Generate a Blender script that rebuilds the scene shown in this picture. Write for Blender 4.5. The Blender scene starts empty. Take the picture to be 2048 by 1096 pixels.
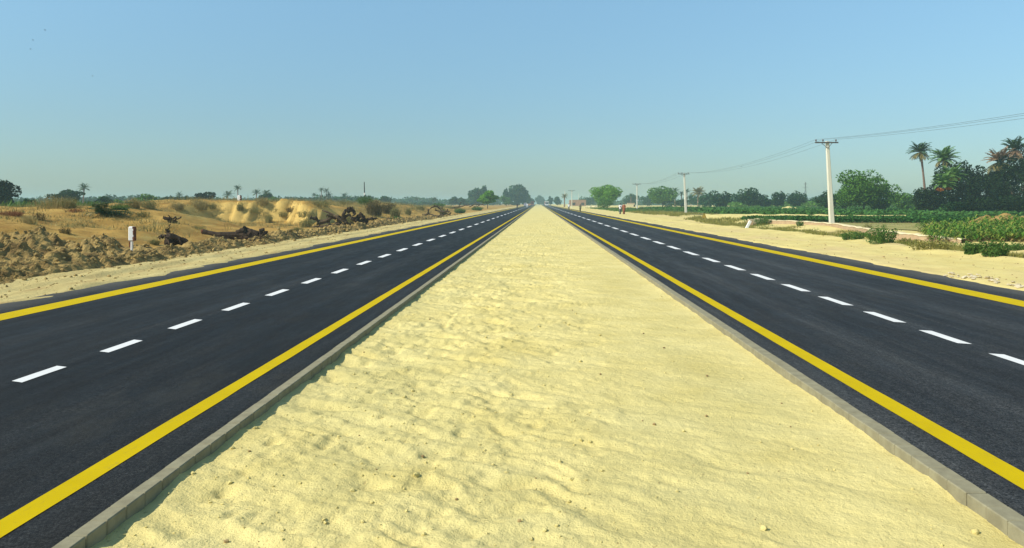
import bpy, math, random
import numpy as np
from math import radians, sin, cos, pi

random.seed(7)
RNG = np.random.default_rng(11)
C = bpy.context.scene.collection
scn = bpy.context.scene

# ------------------------------------------------------------------ camera, sky, sun, exposure
H = 1.85            # eye height, metres
F = 1500.0          # focal length in pixels of a 2048 px wide picture
CX, CY = 1077.0, 406.0   # vanishing point of the road

cam_d = bpy.data.cameras.new('camera')
cam = bpy.data.objects.new('camera', cam_d)
C.objects.link(cam)
cam.location = (0, 0, H)
cam.rotation_euler = (radians(90), 0, 0)
cam_d.sensor_width = 36.0
cam_d.lens = 36.0 * F / 2048.0
cam_d.shift_x = (1024 - CX) / 2048.0
cam_d.shift_y = (CY - 548) / 2048.0
cam_d.clip_start = 0.05
cam_d.clip_end = 12000
scn.camera = cam

SUN_EL, SUN_AZ = 42.0, -113.0        # azimuth from +Y, clockwise positive (so the sun is on the left)
sdir = (sin(radians(SUN_AZ)) * cos(radians(SUN_EL)), cos(radians(SUN_AZ)) * cos(radians(SUN_EL)), sin(radians(SUN_EL)))
w = bpy.data.worlds.new('World')
scn.world = w
w.use_nodes = True
nt = w.node_tree
bg = nt.nodes['Background']
sky = nt.nodes.new('ShaderNodeTexSky')
sky.sky_type = 'NISHITA'
sky.sun_disc = False
sky.sun_elevation = radians(SUN_EL)
sky.sun_rotation = radians(SUN_AZ)
sky.altitude = 50
sky.air_density = 1.0
sky.dust_density = 0.35
sky.ozone_density = 1.2
tint = nt.nodes.new('ShaderNodeMix')
tint.data_type = 'RGBA'
tint.blend_type = 'MULTIPLY'
tint.inputs['Factor'].default_value = 1.0
tint.inputs['B'].default_value = (0.82, 0.985, 0.94, 1)
nt.links.new(sky.outputs['Color'], tint.inputs['A'])
# the dusty band near the horizon is dimmer than the clear sky above it, all the way round
geo = nt.nodes.new('ShaderNodeTexCoord')
sep = nt.nodes.new('ShaderNodeSeparateXYZ')
nt.links.new(geo.outputs['Generated'], sep.inputs['Vector'])
dust = nt.nodes.new('ShaderNodeValToRGB')
de = dust.color_ramp.elements
de[0].position = 0.0; de[0].color = (0.40, 0.44, 0.54, 1)
de[1].position = 0.27; de[1].color = (0.98, 1.0, 1.0, 1)
e_ = de.new(0.10); e_.color = (0.60, 0.62, 0.68, 1)
nt.links.new(sep.outputs['Z'], dust.inputs['Fac'])
band = nt.nodes.new('ShaderNodeMix')
band.data_type = 'RGBA'; band.blend_type = 'MULTIPLY'
band.inputs['Factor'].default_value = 1.0
nt.links.new(tint.outputs['Result'], band.inputs['A'])
nt.links.new(dust.outputs['Color'], band.inputs['B'])
nt.links.new(band.outputs['Result'], bg.inputs['Color'])
bg.inputs['Strength'].default_value = 0.14

sun_d = bpy.data.lights.new('sun', 'SUN')
sun_d.energy = 4.6
sun_d.angle = radians(0.53)
sun_d.color = (1.0, 0.94, 0.80)
sun = bpy.data.objects.new('sun', sun_d)
C.objects.link(sun)
from mathutils import Vector, Matrix
sun.rotation_euler = Vector(sdir).to_track_quat('Z', 'Y').to_euler()
sun.location = (-40, 20, 60)

scn.view_settings.view_transform = 'Standard'
scn.view_settings.look = 'None'
scn.view_settings.exposure = 0.3
scn.view_settings.gamma = 1.0
scn.view_settings.use_curve_mapping = False
scn.cycles.volume_bounces = 1
scn.cycles.max_bounces = 8
scn.cycles.transparent_max_bounces = 16


# ------------------------------------------------------------------ helpers
def hash2(ix, iy, seed):
    n = (ix.astype(np.int64) * 374761393 + iy.astype(np.int64) * 668265263 + seed * 974634777) & 0xffffffff
    n = ((n ^ (n >> 13)) * 1274126177) & 0xffffffff
    n = (n ^ (n >> 16)) & 0xffffffff
    return n.astype(np.float64) / 4294967295.0


def vn(x, y, seed=0):
    """value noise in -1..1"""
    x = np.asarray(x, float); y = np.asarray(y, float)
    ix = np.floor(x); iy = np.floor(y)
    fx = x - ix; fy = y - iy
    fx = fx * fx * fx * (fx * (fx * 6 - 15) + 10); fy = fy * fy * fy * (fy * (fy * 6 - 15) + 10)
    a = hash2(ix, iy, seed); b = hash2(ix + 1, iy, seed)
    c = hash2(ix, iy + 1, seed); d = hash2(ix + 1, iy + 1, seed)
    return 2 * ((a * (1 - fx) + b * fx) * (1 - fy) + (c * (1 - fx) + d * fx) * fy) - 1


def fbm(x, y, seed=0, octv=4, gain=0.5):
    s = 0; a = 1; t = 0
    for i in range(octv):
        s = s + a * vn(x * 2.03 ** i + 17.3 * i, y * 2.03 ** i - 9.1 * i, seed + i); t += a; a *= gain
    return s / t


def sstep(a, b, x):
    t = np.clip((np.asarray(x, float) - a) / (b - a), 0, 1)
    return t * t * (3 - 2 * t)


def mesh_np(name, verts, faces, smooth=False):
    """verts (N,3); faces: array (M,k) or list of arrays of different k"""
    if isinstance(faces, np.ndarray):
        faces = [faces]
    faces = [np.asarray(f, np.int32) for f in faces if len(f)]
    me = bpy.data.meshes.new(name)
    verts = np.asarray(verts, np.float32)
    me.vertices.add(len(verts))
    me.vertices.foreach_set('co', verts.ravel())
    loops = np.concatenate([f.ravel() for f in faces])
    sizes = np.concatenate([np.full(len(f), f.shape[1], np.int32) for f in faces])
    starts = np.concatenate([[0], np.cumsum(sizes)[:-1]]).astype(np.int32)
    me.loops.add(len(loops))
    me.loops.foreach_set('vertex_index', loops)
    me.polygons.add(len(sizes))
    me.polygons.foreach_set('loop_start', starts)
    me.polygons.foreach_set('loop_total', sizes)
    me.polygons.foreach_set('use_smooth', np.full(len(sizes), smooth))
    me.update(calc_edges=True)
    return me


class MB:
    """collects geometry for one mesh"""
    def __init__(self):
        self.v = []; self.q = []; self.t = []; self.n = 0

    def add(self, v, f):
        v = np.asarray(v, float).reshape(-1, 3); f = np.asarray(f, int)
        if len(f) == 0: return
        self.v.append(v)
        (self.q if f.shape[1] == 4 else self.t).append(f + self.n)
        self.n += len(v)

    def box(self, c, s, rz=0.0, rot=None, taper=1.0, bev=0.0):
        x, y, z = [k / 2 for k in s]
        if bev > 0:
            b = bev; P = []
            for sz in (-1, 1):
                for (ax, ay) in ((-x + b, -y), (x - b, -y), (x, -y + b), (x, y - b), (x - b, y), (-x + b, y), (-x, y - b), (-x, -y + b)):
                    P.append((ax, ay, sz * (z - b)))
            for sz in (-1, 1):
                for (ax, ay) in ((-x + b, -y + b), (x - b, -y + b), (x - b, y - b), (-x + b, y - b)):
                    P.append((ax, ay, sz * z))
            P = np.array(P)
            Q = [(i, (i + 1) % 8, 8 + (i + 1) % 8, 8 + i) for i in range(8)]
            Q += [(19, 18, 17, 16)][:0]
            T = []
            # bottom cap 16..19, top cap 20..23
            Q += [(19, 18, 17, 16), (20, 21, 22, 23)]
            Q += [(1, 0, 16, 17), (3, 2, 17, 18), (5, 4, 18, 19), (7, 6, 19, 16)]
            Q += [(8, 9, 21, 20), (10, 11, 22, 21), (12, 13, 23, 22), (14, 15, 20, 23)]
            T += [(2, 1, 17), (4, 3, 18), (6, 5, 19), (0, 7, 16), (9, 10, 21), (11, 12, 22), (13, 14, 23), (15, 8, 20)]
        else:
            P = np.array([(-x, -y, -z), (x, -y, -z), (x, y, -z), (-x, y, -z), (-x * taper, -y * taper, z), (x * taper, -y * taper, z), (x * taper, y * taper, z), (-x * taper, y * taper, z)])
            Q = [(3, 2, 1, 0), (4, 5, 6, 7), (0, 1, 5, 4), (1, 2, 6, 5), (2, 3, 7, 6), (3, 0, 4, 7)]; T = []
        if rot is not None:
            P = P @ np.array(rot).T
        elif rz:
            cr, sr = cos(rz), sin(rz)
            P = np.stack([P[:, 0] * cr - P[:, 1] * sr, P[:, 0] * sr + P[:, 1] * cr, P[:, 2]], 1)
        P = P + np.array(c)
        n0 = self.n
        self.v.append(P); self.n += len(P)
        self.q.append(np.array(Q) + n0)
        if T: self.t.append(np.array(T) + n0)

    def tube(self, pts, rad, n=6, cap=True, squash=None):
        pts = np.asarray(pts, float); m = len(pts)
        rad = np.broadcast_to(np.asarray(rad, float), (m,))
        tan = np.gradient(pts, axis=0)
        tan /= np.linalg.norm(tan, axis=1)[:, None] + 1e-9
        ref = np.array([0, 0, 1.0]) if abs(tan[0, 2]) < 0.9 else np.array([0, 1.0, 0])
        u = np.cross(tan, ref); u /= np.linalg.norm(u, axis=1)[:, None] + 1e-9
        vv = np.cross(u, tan)
        a = np.arange(n) * 2 * pi / n
        sq = (1, 1) if squash is None else squash
        ring = pts[:, None, :] + rad[:, None, None] * (np.cos(a)[None, :, None] * u[:, None, :] * sq[0] + np.sin(a)[None, :, None] * vv[:, None, :] * sq[1])
        V = ring.reshape(-1, 3)
        i = np.arange(m - 1)[:, None] * n; j = np.arange(n)[None, :]
        Q = np.stack([i + j, i + (j + 1) % n, i + n + (j + 1) % n, i + n + j], -1).reshape(-1, 4)
        n0 = self.n
        self.add(V, Q)
        if cap:
            vs = np.vstack([pts[0], pts[-1]])
            k = self.n
            self.v.append(vs); self.n += 2
            jj = np.arange(n)
            self.t.append(np.stack([n0 + (jj + 1) % n, n0 + jj, np.full(n, k)], 1))
            b = n0 + (m - 1) * n
            self.t.append(np.stack([b + jj, b + (jj + 1) % n, np.full(n, k + 1)], 1))

    def build(self, name, mat=None, parent=None, smooth=False, loc=None):
        faces = []
        if self.q: faces.append(np.concatenate(self.q))
        if self.t: faces.append(np.concatenate(self.t))
        return link(name, mesh_np(name, np.concatenate(self.v), faces, smooth), mat, parent, loc)


def link(name, me, mat=None, parent=None, loc=None):
    o = bpy.data.objects.new(name, me)
    C.objects.link(o)
    if mat is not None and len(me.materials) == 0:
        me.materials.append(mat)
    if parent is not None:
        o.parent = parent
    if loc is not None:
        o.location = loc
    return o


def tag(o, label, cat, group=None):
    o['label'] = label; o['category'] = cat
    if group: o['group'] = group
    return o


def thing(name, label, cat, loc=(0, 0, 0), rz=0.0, group=None):
    o = bpy.data.objects.new(name, None)
    C.objects.link(o)
    o.empty_display_size = 0.2
    o.location = loc; o.rotation_euler = (0, 0, rz)
    return tag(o, label, cat, group)


def kind(o, k):
    o['kind'] = k
    return o


def copy_tree(o, parent=None):
    c = o.copy(); C.objects.link(c)
    if parent is not None: c.parent = parent
    for ch in o.children:
        copy_tree(ch, c)
    return c


# ------------------------------------------------------------------ materials
def nodes_of(name):
    m = bpy.data.materials.new(name); m.use_nodes = True
    t = m.node_tree
    return m, t, t.nodes['Principled BSDF']


def N(t, typ, **kw):
    n = t.nodes.new(typ)
    for k, v in kw.items():
        if k in ('op',): n.operation = v
        else: setattr(n, k, v)
    return n


def tex(t, scale, detail=4, rough=0.55, stretch=(1, 1, 1), w=0.0):
    tc = N(t, 'ShaderNodeNewGeometry')
    mp = N(t, 'ShaderNodeMapping')
    mp.inputs['Scale'].default_value = stretch
    mp.inputs['Location'].default_value = (w * 3.1, w * 7.7, w)
    t.links.new(tc.outputs['Position'], mp.inputs['Vector'])
    n = N(t, 'ShaderNodeTexNoise')
    n.inputs['Scale'].default_value = scale
    n.inputs['Detail'].default_value = detail
    n.inputs['Roughness'].default_value = rough
    t.links.new(mp.outputs['Vector'], n.inputs['Vector'])
    return n.outputs['Fac']


def ramp(t, fac, stops):
    r = N(t, 'ShaderNodeValToRGB')
    el = r.color_ramp.elements
    while len(el) < len(stops): el.new(0.5)
    for e, (p, c) in zip(el, stops):
        e.position = p
        e.color = (*c, 1) if len(c) == 3 else c
    t.links.new(fac, r.inputs['Fac'])
    return r.outputs['Color']


def mixc(t, fac, a, b, blend='MIX'):
    m = N(t, 'ShaderNodeMix', data_type='RGBA', blend_type=blend)
    for sock, v in (('Factor', fac), ('A', a), ('B', b)):
        if isinstance(v, (int, float)): m.inputs[sock].default_value = v
        elif isinstance(v, tuple): m.inputs[sock].default_value = (*v, 1) if len(v) == 3 else v
        else: t.links.new(v, m.inputs[sock])
    return m.outputs['Result']


def bump(t, bsdf, layers):
    last = None
    for fac, strength, dist in layers:
        b = N(t, 'ShaderNodeBump')
        b.inputs['Strength'].default_value = strength
        b.inputs['Distance'].default_value = dist
        t.links.new(fac, b.inputs['Height'])
        if last is not None: t.links.new(last, b.inputs['Normal'])
        last = b.outputs['Normal']
    t.links.new(last, bsdf.inputs['Normal'])


def plain(name, col, col2=None, scale=6.0, rough=0.85, spec=0.3, bmp=None, metal=0.0, lo=0.35, hi=0.65, stretch=(1, 1, 1)):
    m, t, b = nodes_of(name)
    b.inputs['Roughness'].default_value = rough
    b.inputs['Specular IOR Level'].default_value = spec
    b.inputs['Metallic'].default_value = metal
    if col2 is None:
        b.inputs['Base Color'].default_value = (*col, 1)
    else:
        f = tex(t, scale, 5, 0.6, stretch)
        t.links.new(ramp(t, f, [(lo, col), (hi, col2)]), b.inputs['Base Color'])
    if bmp:
        bump(t, b, [(tex(t, bmp[0], 5, 0.65), bmp[1], bmp[2])])
    return m


def leafmat(name, cols, rough=0.65, trans=0.25, spec=0.14):
    """leaf colour varies from leaf to leaf (each leaf is an island of its own)"""
    m, t, b = nodes_of(name)
    g = N(t, 'ShaderNodeNewGeometry')
    n = len(cols)
    col = ramp(t, g.outputs['Random Per Island'], [(i / max(1, n - 1), c) for i, c in enumerate(cols)])
    t.links.new(col, b.inputs['Base Color'])
    b.inputs['Roughness'].default_value = rough
    b.inputs['Specular IOR Level'].default_value = spec
    if trans > 0:
        tr = N(t, 'ShaderNodeBsdfTranslucent')
        t.links.new(col, tr.inputs['Color'])
        mx = N(t, 'ShaderNodeMixShader')
        mx.inputs['Fac'].default_value = trans
        t.links.new(b.outputs['BSDF'], mx.inputs[1])
        t.links.new(tr.outputs['BSDF'], mx.inputs[2])
        t.links.new(mx.outputs['Shader'], t.nodes['Material Output'].inputs['Surface'])
    return m


def sand_mat(name, ca, cb, speck, patch, patch_amt=0.5, bs=(22, 0.5, 0.02), bs2=(90, 0.4, 0.006), speck_lo=0.66):
    m, t, b = nodes_of(name)
    b.inputs['Roughness'].default_value = 0.95
    b.inputs['Specular IOR Level'].default_value = 0.1
    big = tex(t, 0.9, 5, 0.6)
    c = ramp(t, big, [(0.32, ca), (0.68, cb)])
    pf = ramp(t, tex(t, 0.35, 4, 0.6, (1, 0.6, 1), 2.0), [(0.5, (0, 0, 0)), (0.72, (patch_amt,) * 3)])
    c = mixc(t, pf, c, patch)
    sf = ramp(t, tex(t, 26, 4, 0.7, w=4.0), [(speck_lo, (0, 0, 0)), (speck_lo + 0.08, (0.55,) * 3)])
    c = mixc(t, sf, c, speck)
    t.links.new(c, b.inputs['Base Color'])
    bump(t, b, [(tex(t, bs[0], 5, 0.65), bs[1], bs[2]), (tex(t, bs2[0], 3, 0.7), bs2[1], bs2[2])])
    return m


M = {}
M['median'] = sand_mat('median_sand', (0.56, 0.465, 0.172), (0.67, 0.57, 0.245), (0.25, 0.155, 0.06), (0.50, 0.45, 0.20), 0.6, (16, 0.7, 0.03), (75, 0.8, 0.008), 0.62)
M['shoulder'] = sand_mat('shoulder_sand', (0.56, 0.44, 0.20), (0.66, 0.54, 0.26), (0.34, 0.22, 0.10), (0.50, 0.35, 0.17), 0.7)
M['right_sand'] = sand_mat('verge_sand', (0.55, 0.44, 0.16), (0.65, 0.545, 0.215), (0.36, 0.24, 0.11), (0.56, 0.41, 0.22), 0.6)
M['field_soil'] = sand_mat('field_soil', (0.30, 0.26, 0.10), (0.42, 0.35, 0.15), (0.20, 0.16, 0.06), (0.14, 0.17, 0.05), 0.9)


def dune_mat():
    m, t, b = nodes_of('dune_sand')
    b.inputs['Roughness'].default_value = 0.95
    b.inputs['Specular IOR Level'].default_value = 0.1
    c = ramp(t, tex(t, 0.7, 6, 0.62), [(0.3, (0.25, 0.14, 0.034)), (0.5, (0.385, 0.233, 0.058)), (0.72, (0.475, 0.31, 0.085))])
    pf = ramp(t, tex(t, 0.5, 6, 0.7, (1, 0.5, 1), 5.0), [(0.55, (0, 0, 0)), (0.68, (0.75,) * 3)])
    c = mixc(t, pf, c, (0.27, 0.235, 0.08))
    # freshly broken faces are a brighter yellow
    gn = N(t, 'ShaderNodeNewGeometry'); sn = N(t, 'ShaderNodeSeparateXYZ')
    t.links.new(gn.outputs['Normal'], sn.inputs['Vector'])
    st = N(t, 'ShaderNodeMapRange')
    st.inputs['From Min'].default_value = 0.93; st.inputs['From Max'].default_value = 0.80
    st.inputs['To Max'].default_value = 0.9
    t.links.new(sn.outputs['Z'], st.inputs['Value'])
    c = mixc(t, st.outputs['Result'], c, (0.56, 0.39, 0.12))
    # bare roadside dust within three metres of the road, by position
    g = N(t, 'ShaderNodeNewGeometry')
    sp = N(t, 'ShaderNodeSeparateXYZ')
    t.links.new(g.outputs['Position'], sp.inputs['Vector'])
    ad = N(t, 'ShaderNodeMath', op='MULTIPLY_ADD')
    t.links.new(tex(t, 0.8, 5, 0.6), ad.inputs[0])
    ad.inputs[1].default_value = 1.6
    t.links.new(sp.outputs['X'], ad.inputs[2])
    rmp = N(t, 'ShaderNodeMapRange')
    rmp.inputs['From Min'].default_value = -12.4
    rmp.inputs['From Max'].default_value = -11.3
    t.links.new(ad.outputs[0], rmp.inputs['Value'])
    s = ramp(t, tex(t, 1.1, 6, 0.6, (1.6, 0.35, 1)), [(0.3, (0.41, 0.29, 0.12)), (0.45, (0.50, 0.40, 0.165)), (0.7, (0.58, 0.48, 0.21))])
    c = mixc(t, rmp.outputs['Result'], c, s)
    sf = ramp(t, tex(t, 17, 4, 0.7, w=4.0), [(0.64, (0, 0, 0)), (0.72, (0.6,) * 3)])
    c = mixc(t, sf, c, (0.22, 0.14, 0.06))
    t.links.new(c, b.inputs['Base Color'])
    bump(t, b, [(tex(t, 5, 6, 0.7), 0.6, 0.08), (tex(t, 40, 4, 0.7), 0.5, 0.015)])
    return m


M['dune'] = dune_mat()


def asphalt(name, base, light, seed, xa, xb):
    m, t, b = nodes_of(name)
    b.inputs['Specular IOR Level'].default_value = 0.16
    f1 = tex(t, 0.55, 5, 0.6, (1, 0.22, 1), seed)
    c = ramp(t, f1, [(0.3, base), (0.7, light)])
    f2 = tex(t, 1.0, 5, 0.7, (6, 0.18, 1), seed + 2)
    c = mixc(t, ramp(t, f2, [(0.48, (0, 0, 0)), (0.75, (0.5,) * 3)]), c, tuple(k * 1.9 for k in light))
    # stone grain of several sizes
    for sc, lo, hi, ct in ((9, 0.36, 0.66, 0.22), (28, 0.38, 0.62, 0.5), (64, 0.38, 0.62, 0.7), (150, 0.35, 0.65, 0.6)):
        g = tex(t, sc, 3, 0.75, w=seed + sc)
        c = mixc(t, 1.0, c, ramp(t, g, [(lo, (1 - ct, 1 - ct, 1 - ct)), (hi, (1 + ct, 1 + ct, 1 + ct * 0.95))]), 'MULTIPLY')
    peb = tex(t, 42, 3, 0.6, w=seed + 9)
    c = mixc(t, ramp(t, peb, [(0.66, (0, 0, 0)), (0.73, (0.6,) * 3)]), c, (0.075, 0.08, 0.085))
    dust = tex(t, 0.9, 6, 0.7, (1.3, 0.5, 1), seed + 5)
    c = mixc(t, ramp(t, dust, [(0.56, (0, 0, 0)), (0.8, (0.28,) * 3)]), c, (0.075, 0.068, 0.05))
    # paler wheel paths
    gw = N(t, 'ShaderNodeNewGeometry'); sw = N(t, 'ShaderNodeSeparateXYZ')
    t.links.new(gw.outputs['Position'], sw.inputs['Vector'])
    w1 = N(t, 'ShaderNodeMath', op='MULTIPLY'); w1.inputs[1].default_value = 2 * pi / 1.42
    t.links.new(sw.outputs['X'], w1.inputs[0])
    w2 = N(t, 'ShaderNodeMath', op='COSINE'); t.links.new(w1.outputs[0], w2.inputs[0])
    w3 = N(t, 'ShaderNodeMath', op='MULTIPLY'); t.links.new(w2.outputs[0], w3.inputs[0])
    t.links.new(tex(t, 0.8, 4, 0.6, (1, 0.15, 1), seed + 13), w3.inputs[1])
    c = mixc(t, 1.0, c, ramp(t, w3.outputs[0], [(0.0, (0.92,) * 3), (0.55, (1.4, 1.4, 1.38))]), 'MULTIPLY')
    # dust blown in along the outer edge
    g = N(t, 'ShaderNodeNewGeometry'); sp = N(t, 'ShaderNodeSeparateXYZ')
    t.links.new(g.outputs['Position'], sp.inputs['Vector'])
    ad = N(t, 'ShaderNodeMath', op='MULTIPLY_ADD')
    t.links.new(tex(t, 1.4, 5, 0.65, (1, 0.4, 1), seed + 7), ad.inputs[0])
    ad.inputs[1].default_value = 1.3 if xb > xa else -1.3
    t.links.new(sp.outputs['X'], ad.inputs[2])
    mr = N(t, 'ShaderNodeMapRange')
    mr.inputs['From Min'].default_value = xa; mr.inputs['From Max'].default_value = xb
    mr.inputs['To Max'].default_value = 0.75
    t.links.new(ad.outputs[0], mr.inputs['Value'])
    c = mixc(t, mr.outputs['Result'], c, (0.10, 0.092, 0.075))
    t.links.new(c, b.inputs['Base Color'])
    rr = ramp(t, tex(t, 2.0, 4, 0.6, (2, 0.4, 1), seed + 1), [(0.3, (0.62,) * 3), (0.7, (0.82,) * 3)])
    t.links.new(rr, b.inputs['Roughness'])
    bump(t, b, [(tex(t, 1.2, 4, 0.6, (1, 0.4, 1)), 0.2, 0.03), (tex(t, 60, 4, 0.8, w=seed), 0.9, 0.006)])
    return m


M['asphalt_left'] = asphalt('asphalt_dark', (0.0070, 0.0071, 0.0074), (0.0148, 0.015, 0.0156), 1.0, -9.5, -10.6)
M['asphalt_right'] = asphalt('asphalt_grey', (0.0145, 0.0152, 0.0172), (0.031, 0.0315, 0.033), 21.0, 9.7, 11.0)


def paint(name, col, under):
    m, t, b = nodes_of(name)
    b.inputs['Roughness'].default_value = 0.85
    b.inputs['Specular IOR Level'].default_value = 0.05
    f = tex(t, 55, 4, 0.75)
    c = mixc(t, ramp(t, f, [(0.60, (0, 0, 0)), (0.74, (0.6,) * 3)]), col, under)
    c = mixc(t, ramp(t, tex(t, 9, 6, 0.75, (1.5, 0.5, 1), 3.0), [(0.58, (0, 0, 0)), (0.72, (0.35,) * 3)]), c, under)
    f2 = tex(t, 1.5, 5, 0.6)
    c = mixc(t, 1.0, c, ramp(t, f2, [(0.3, (0.88,) * 3), (0.7, (1.0,) * 3)]), 'MULTIPLY')
    t.links.new(c, b.inputs['Base Color'])
    bump(t, b, [(tex(t, 120, 3, 0.8), 0.3, 0.003)])
    return m


M['yellow_paint'] = paint('yellow_paint', (0.53, 0.385, 0.003), (0.2, 0.16, 0.05))
M['white_paint'] = paint('white_paint', (0.70, 0.70, 0.69), (0.3, 0.3, 0.3))
M['kerb'] = plain('kerb_concrete', (0.21, 0.188, 0.118), (0.275, 0.25, 0.16), 9.0, 0.9, 0.2, (60, 0.35, 0.006))
M['joint'] = plain('kerb_mortar', (0.05, 0.045, 0.035), None, rough=0.95)
M['concrete'] = plain('pole_concrete', (0.60, 0.57, 0.46), (0.70, 0.67, 0.56), 3.0, 0.85, 0.2, (30, 0.3, 0.01), stretch=(1, 1, 0.2))
M['white_wash'] = plain('white_wash', (0.78, 0.76, 0.72), (0.84, 0.83, 0.80), 5.0, 0.8, 0.2, (30, 0.2, 0.01))
M['rust'] = plain('rusty_brown', (0.085, 0.028, 0.014), (0.20, 0.07, 0.035), 9.0, 0.9, 0.2, (30, 0.5, 0.01))
M['steel'] = plain('dark_steel', (0.06, 0.06, 0.06), (0.10, 0.09, 0.08), 8, 0.6, 0.4)
M['wire'] = plain('wire_metal', (0.09, 0.10, 0.11), rough=0.5)
M['porcelain'] = plain('porcelain', (0.10, 0.05, 0.035), rough=0.3)
M['black'] = plain('black_paint', (0.02, 0.02, 0.022), rough=0.6)
M['clod'] = plain('clod_soil', (0.20, 0.135, 0.052), (0.44, 0.325, 0.125), 5.0, 0.95, 0.1, (25, 0.7, 0.03))
M['spoil'] = plain('spoil_soil', (0.13, 0.08, 0.03), (0.40, 0.28, 0.10), 2.2, 0.95, 0.1, (9, 0.9, 0.12), lo=0.3, hi=0.6)
M['stone'] = plain('pale_stone', (0.42, 0.34, 0.20), (0.66, 0.57, 0.40), 7.0, 0.85, 0.2, (22, 0.5, 0.02))
M['mud'] = plain('mud_plaster', (0.36, 0.25, 0.15), (0.46, 0.33, 0.20), 2.5, 0.95, 0.1, (14, 0.6, 0.04))
M['mud_pale'] = plain('mud_plaster_pale', (0.60, 0.50, 0.29), (0.68, 0.58, 0.36), 2.5, 0.95, 0.1, (14, 0.5, 0.03))
M['brick'] = plain('brick_wall', (0.30, 0.155, 0.095), (0.40, 0.225, 0.14), 1.5, 0.9, 0.15, (8, 0.5, 0.05))
M['opening_shade'] = plain('opening_shade', (0.035, 0.02, 0.018), rough=0.9)  # near-black colour painted for the shade inside openings
M['bark'] = plain('bark', (0.085, 0.06, 0.04), (0.16, 0.12, 0.08), 6.0, 0.95, 0.1, (12, 0.9, 0.06), stretch=(1, 1, 0.3))
M['char'] = plain('charred_wood', (0.028, 0.020, 0.015), (0.085, 0.058, 0.038), 6.0, 0.95, 0.1, (14, 0.9, 0.06))
M['root'] = plain('weathered_root', (0.05, 0.034, 0.022), (0.12, 0.085, 0.05), 6.0, 0.95, 0.1, (14, 0.9, 0.06))
M['palm_trunk'] = plain('palm_trunk', (0.17, 0.105, 0.075), (0.27, 0.18, 0.13), 7.0, 0.95, 0.1, (9, 1.0, 0.1), stretch=(0.5, 0.5, 2))
M['palm_trunk_pale'] = plain('palm_trunk_pale', (0.26, 0.23, 0.13), (0.36, 0.32, 0.19), 7.0, 0.95, 0.1, (9, 1.0, 0.1), stretch=(0.5, 0.5, 2))

M['leaf_bright'] = leafmat('leaf_bright', [(0.085, 0.22, 0.012), (0.13, 0.31, 0.018), (0.20, 0.38, 0.03)])
M['leaf_mid'] = leafmat('leaf_mid', [(0.045, 0.125, 0.012), (0.08, 0.19, 0.018), (0.12, 0.235, 0.026)])
M['leaf_dark'] = leafmat('leaf_dark', [(0.010, 0.036, 0.009), (0.018, 0.056, 0.012), (0.034, 0.085, 0.018)], 0.8, 0.12, 0.06)
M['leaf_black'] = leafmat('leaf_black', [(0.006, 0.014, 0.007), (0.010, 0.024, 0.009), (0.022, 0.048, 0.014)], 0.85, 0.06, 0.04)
M['leaf_haze'] = leafmat('leaf_haze', [(0.014, 0.062, 0.018), (0.026, 0.088, 0.022)], trans=0.15)
M['dry_straw'] = leafmat('dry_straw', [(0.24, 0.19, 0.07), (0.33, 0.27, 0.11), (0.40, 0.33, 0.15)], 0.9, 0.2, 0.1)
M['dry_green'] = leafmat('dry_green', [(0.13, 0.14, 0.045), (0.20, 0.19, 0.07), (0.28, 0.25, 0.10)], 0.9, 0.2, 0.1)
M['dry_brown'] = leafmat('dry_brown', [(0.07, 0.05, 0.022), (0.12, 0.09, 0.035), (0.17, 0.14, 0.05)], 0.9, 0.1, 0.1)
M['dry_red'] = leafmat('dry_red', [(0.16, 0.055, 0.028), (0.24, 0.09, 0.04), (0.26, 0.14, 0.06)], 0.9, 0.15, 0.1)
M['weed_green'] = leafmat('weed_green', [(0.045, 0.11, 0.02), (0.075, 0.16, 0.026), (0.11, 0.185, 0.035)], 0.7, 0.25, 0.2)
M['weed_yellow'] = leafmat('weed_yellow', [(0.16, 0.165, 0.035), (0.23, 0.22, 0.055), (0.31, 0.27, 0.08)], 0.8, 0.25, 0.15)
M['crop'] = leafmat('crop_leaf', [(0.022, 0.085, 0.018), (0.036, 0.115, 0.02), (0.05, 0.145, 0.025)], 0.6, 0.2)
M['crop_lit'] = leafmat('crop_leaf_lit', [(0.035, 0.11, 0.02), (0.055, 0.15, 0.024), (0.075, 0.18, 0.03)], 0.6, 0.2)  # brighter copy of the crop leaf: sunlight on the rear block put into colour
M['maize'] = leafmat('maize_leaf', [(0.04, 0.11, 0.016), (0.085, 0.19, 0.024), (0.14, 0.25, 0.035), (0.30, 0.29, 0.06)], 0.6, 0.3)
M['maize_dry'] = leafmat('maize_dry', [(0.22, 0.14, 0.05), (0.32, 0.24, 0.09), (0.16, 0.15, 0.04)], 0.8, 0.25)
M['frond'] = leafmat('palm_frond', [(0.02, 0.06, 0.018), (0.036, 0.085, 0.022), (0.06, 0.115, 0.03)], 0.5, 0.2, 0.4)
M['frond_light'] = leafmat('palm_frond_light', [(0.06, 0.15, 0.026), (0.10, 0.21, 0.034), (0.15, 0.26, 0.05)], 0.5, 0.25, 0.4)
M['frond_dry'] = leafmat('palm_frond_dry', [(0.20, 0.11, 0.06), (0.26, 0.16, 0.09), (0.30, 0.22, 0.12)], 0.8, 0.2, 0.2)
M['frond_olive'] = leafmat('palm_frond_olive', [(0.12, 0.11, 0.03), (0.19, 0.16, 0.045), (0.25, 0.2, 0.07)], 0.7, 0.2, 0.2)
M['dates'] = leafmat('date_orange', [(0.38, 0.10, 0.02), (0.50, 0.16, 0.03), (0.30, 0.08, 0.025)], 0.6, 0.0, 0.3)

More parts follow.
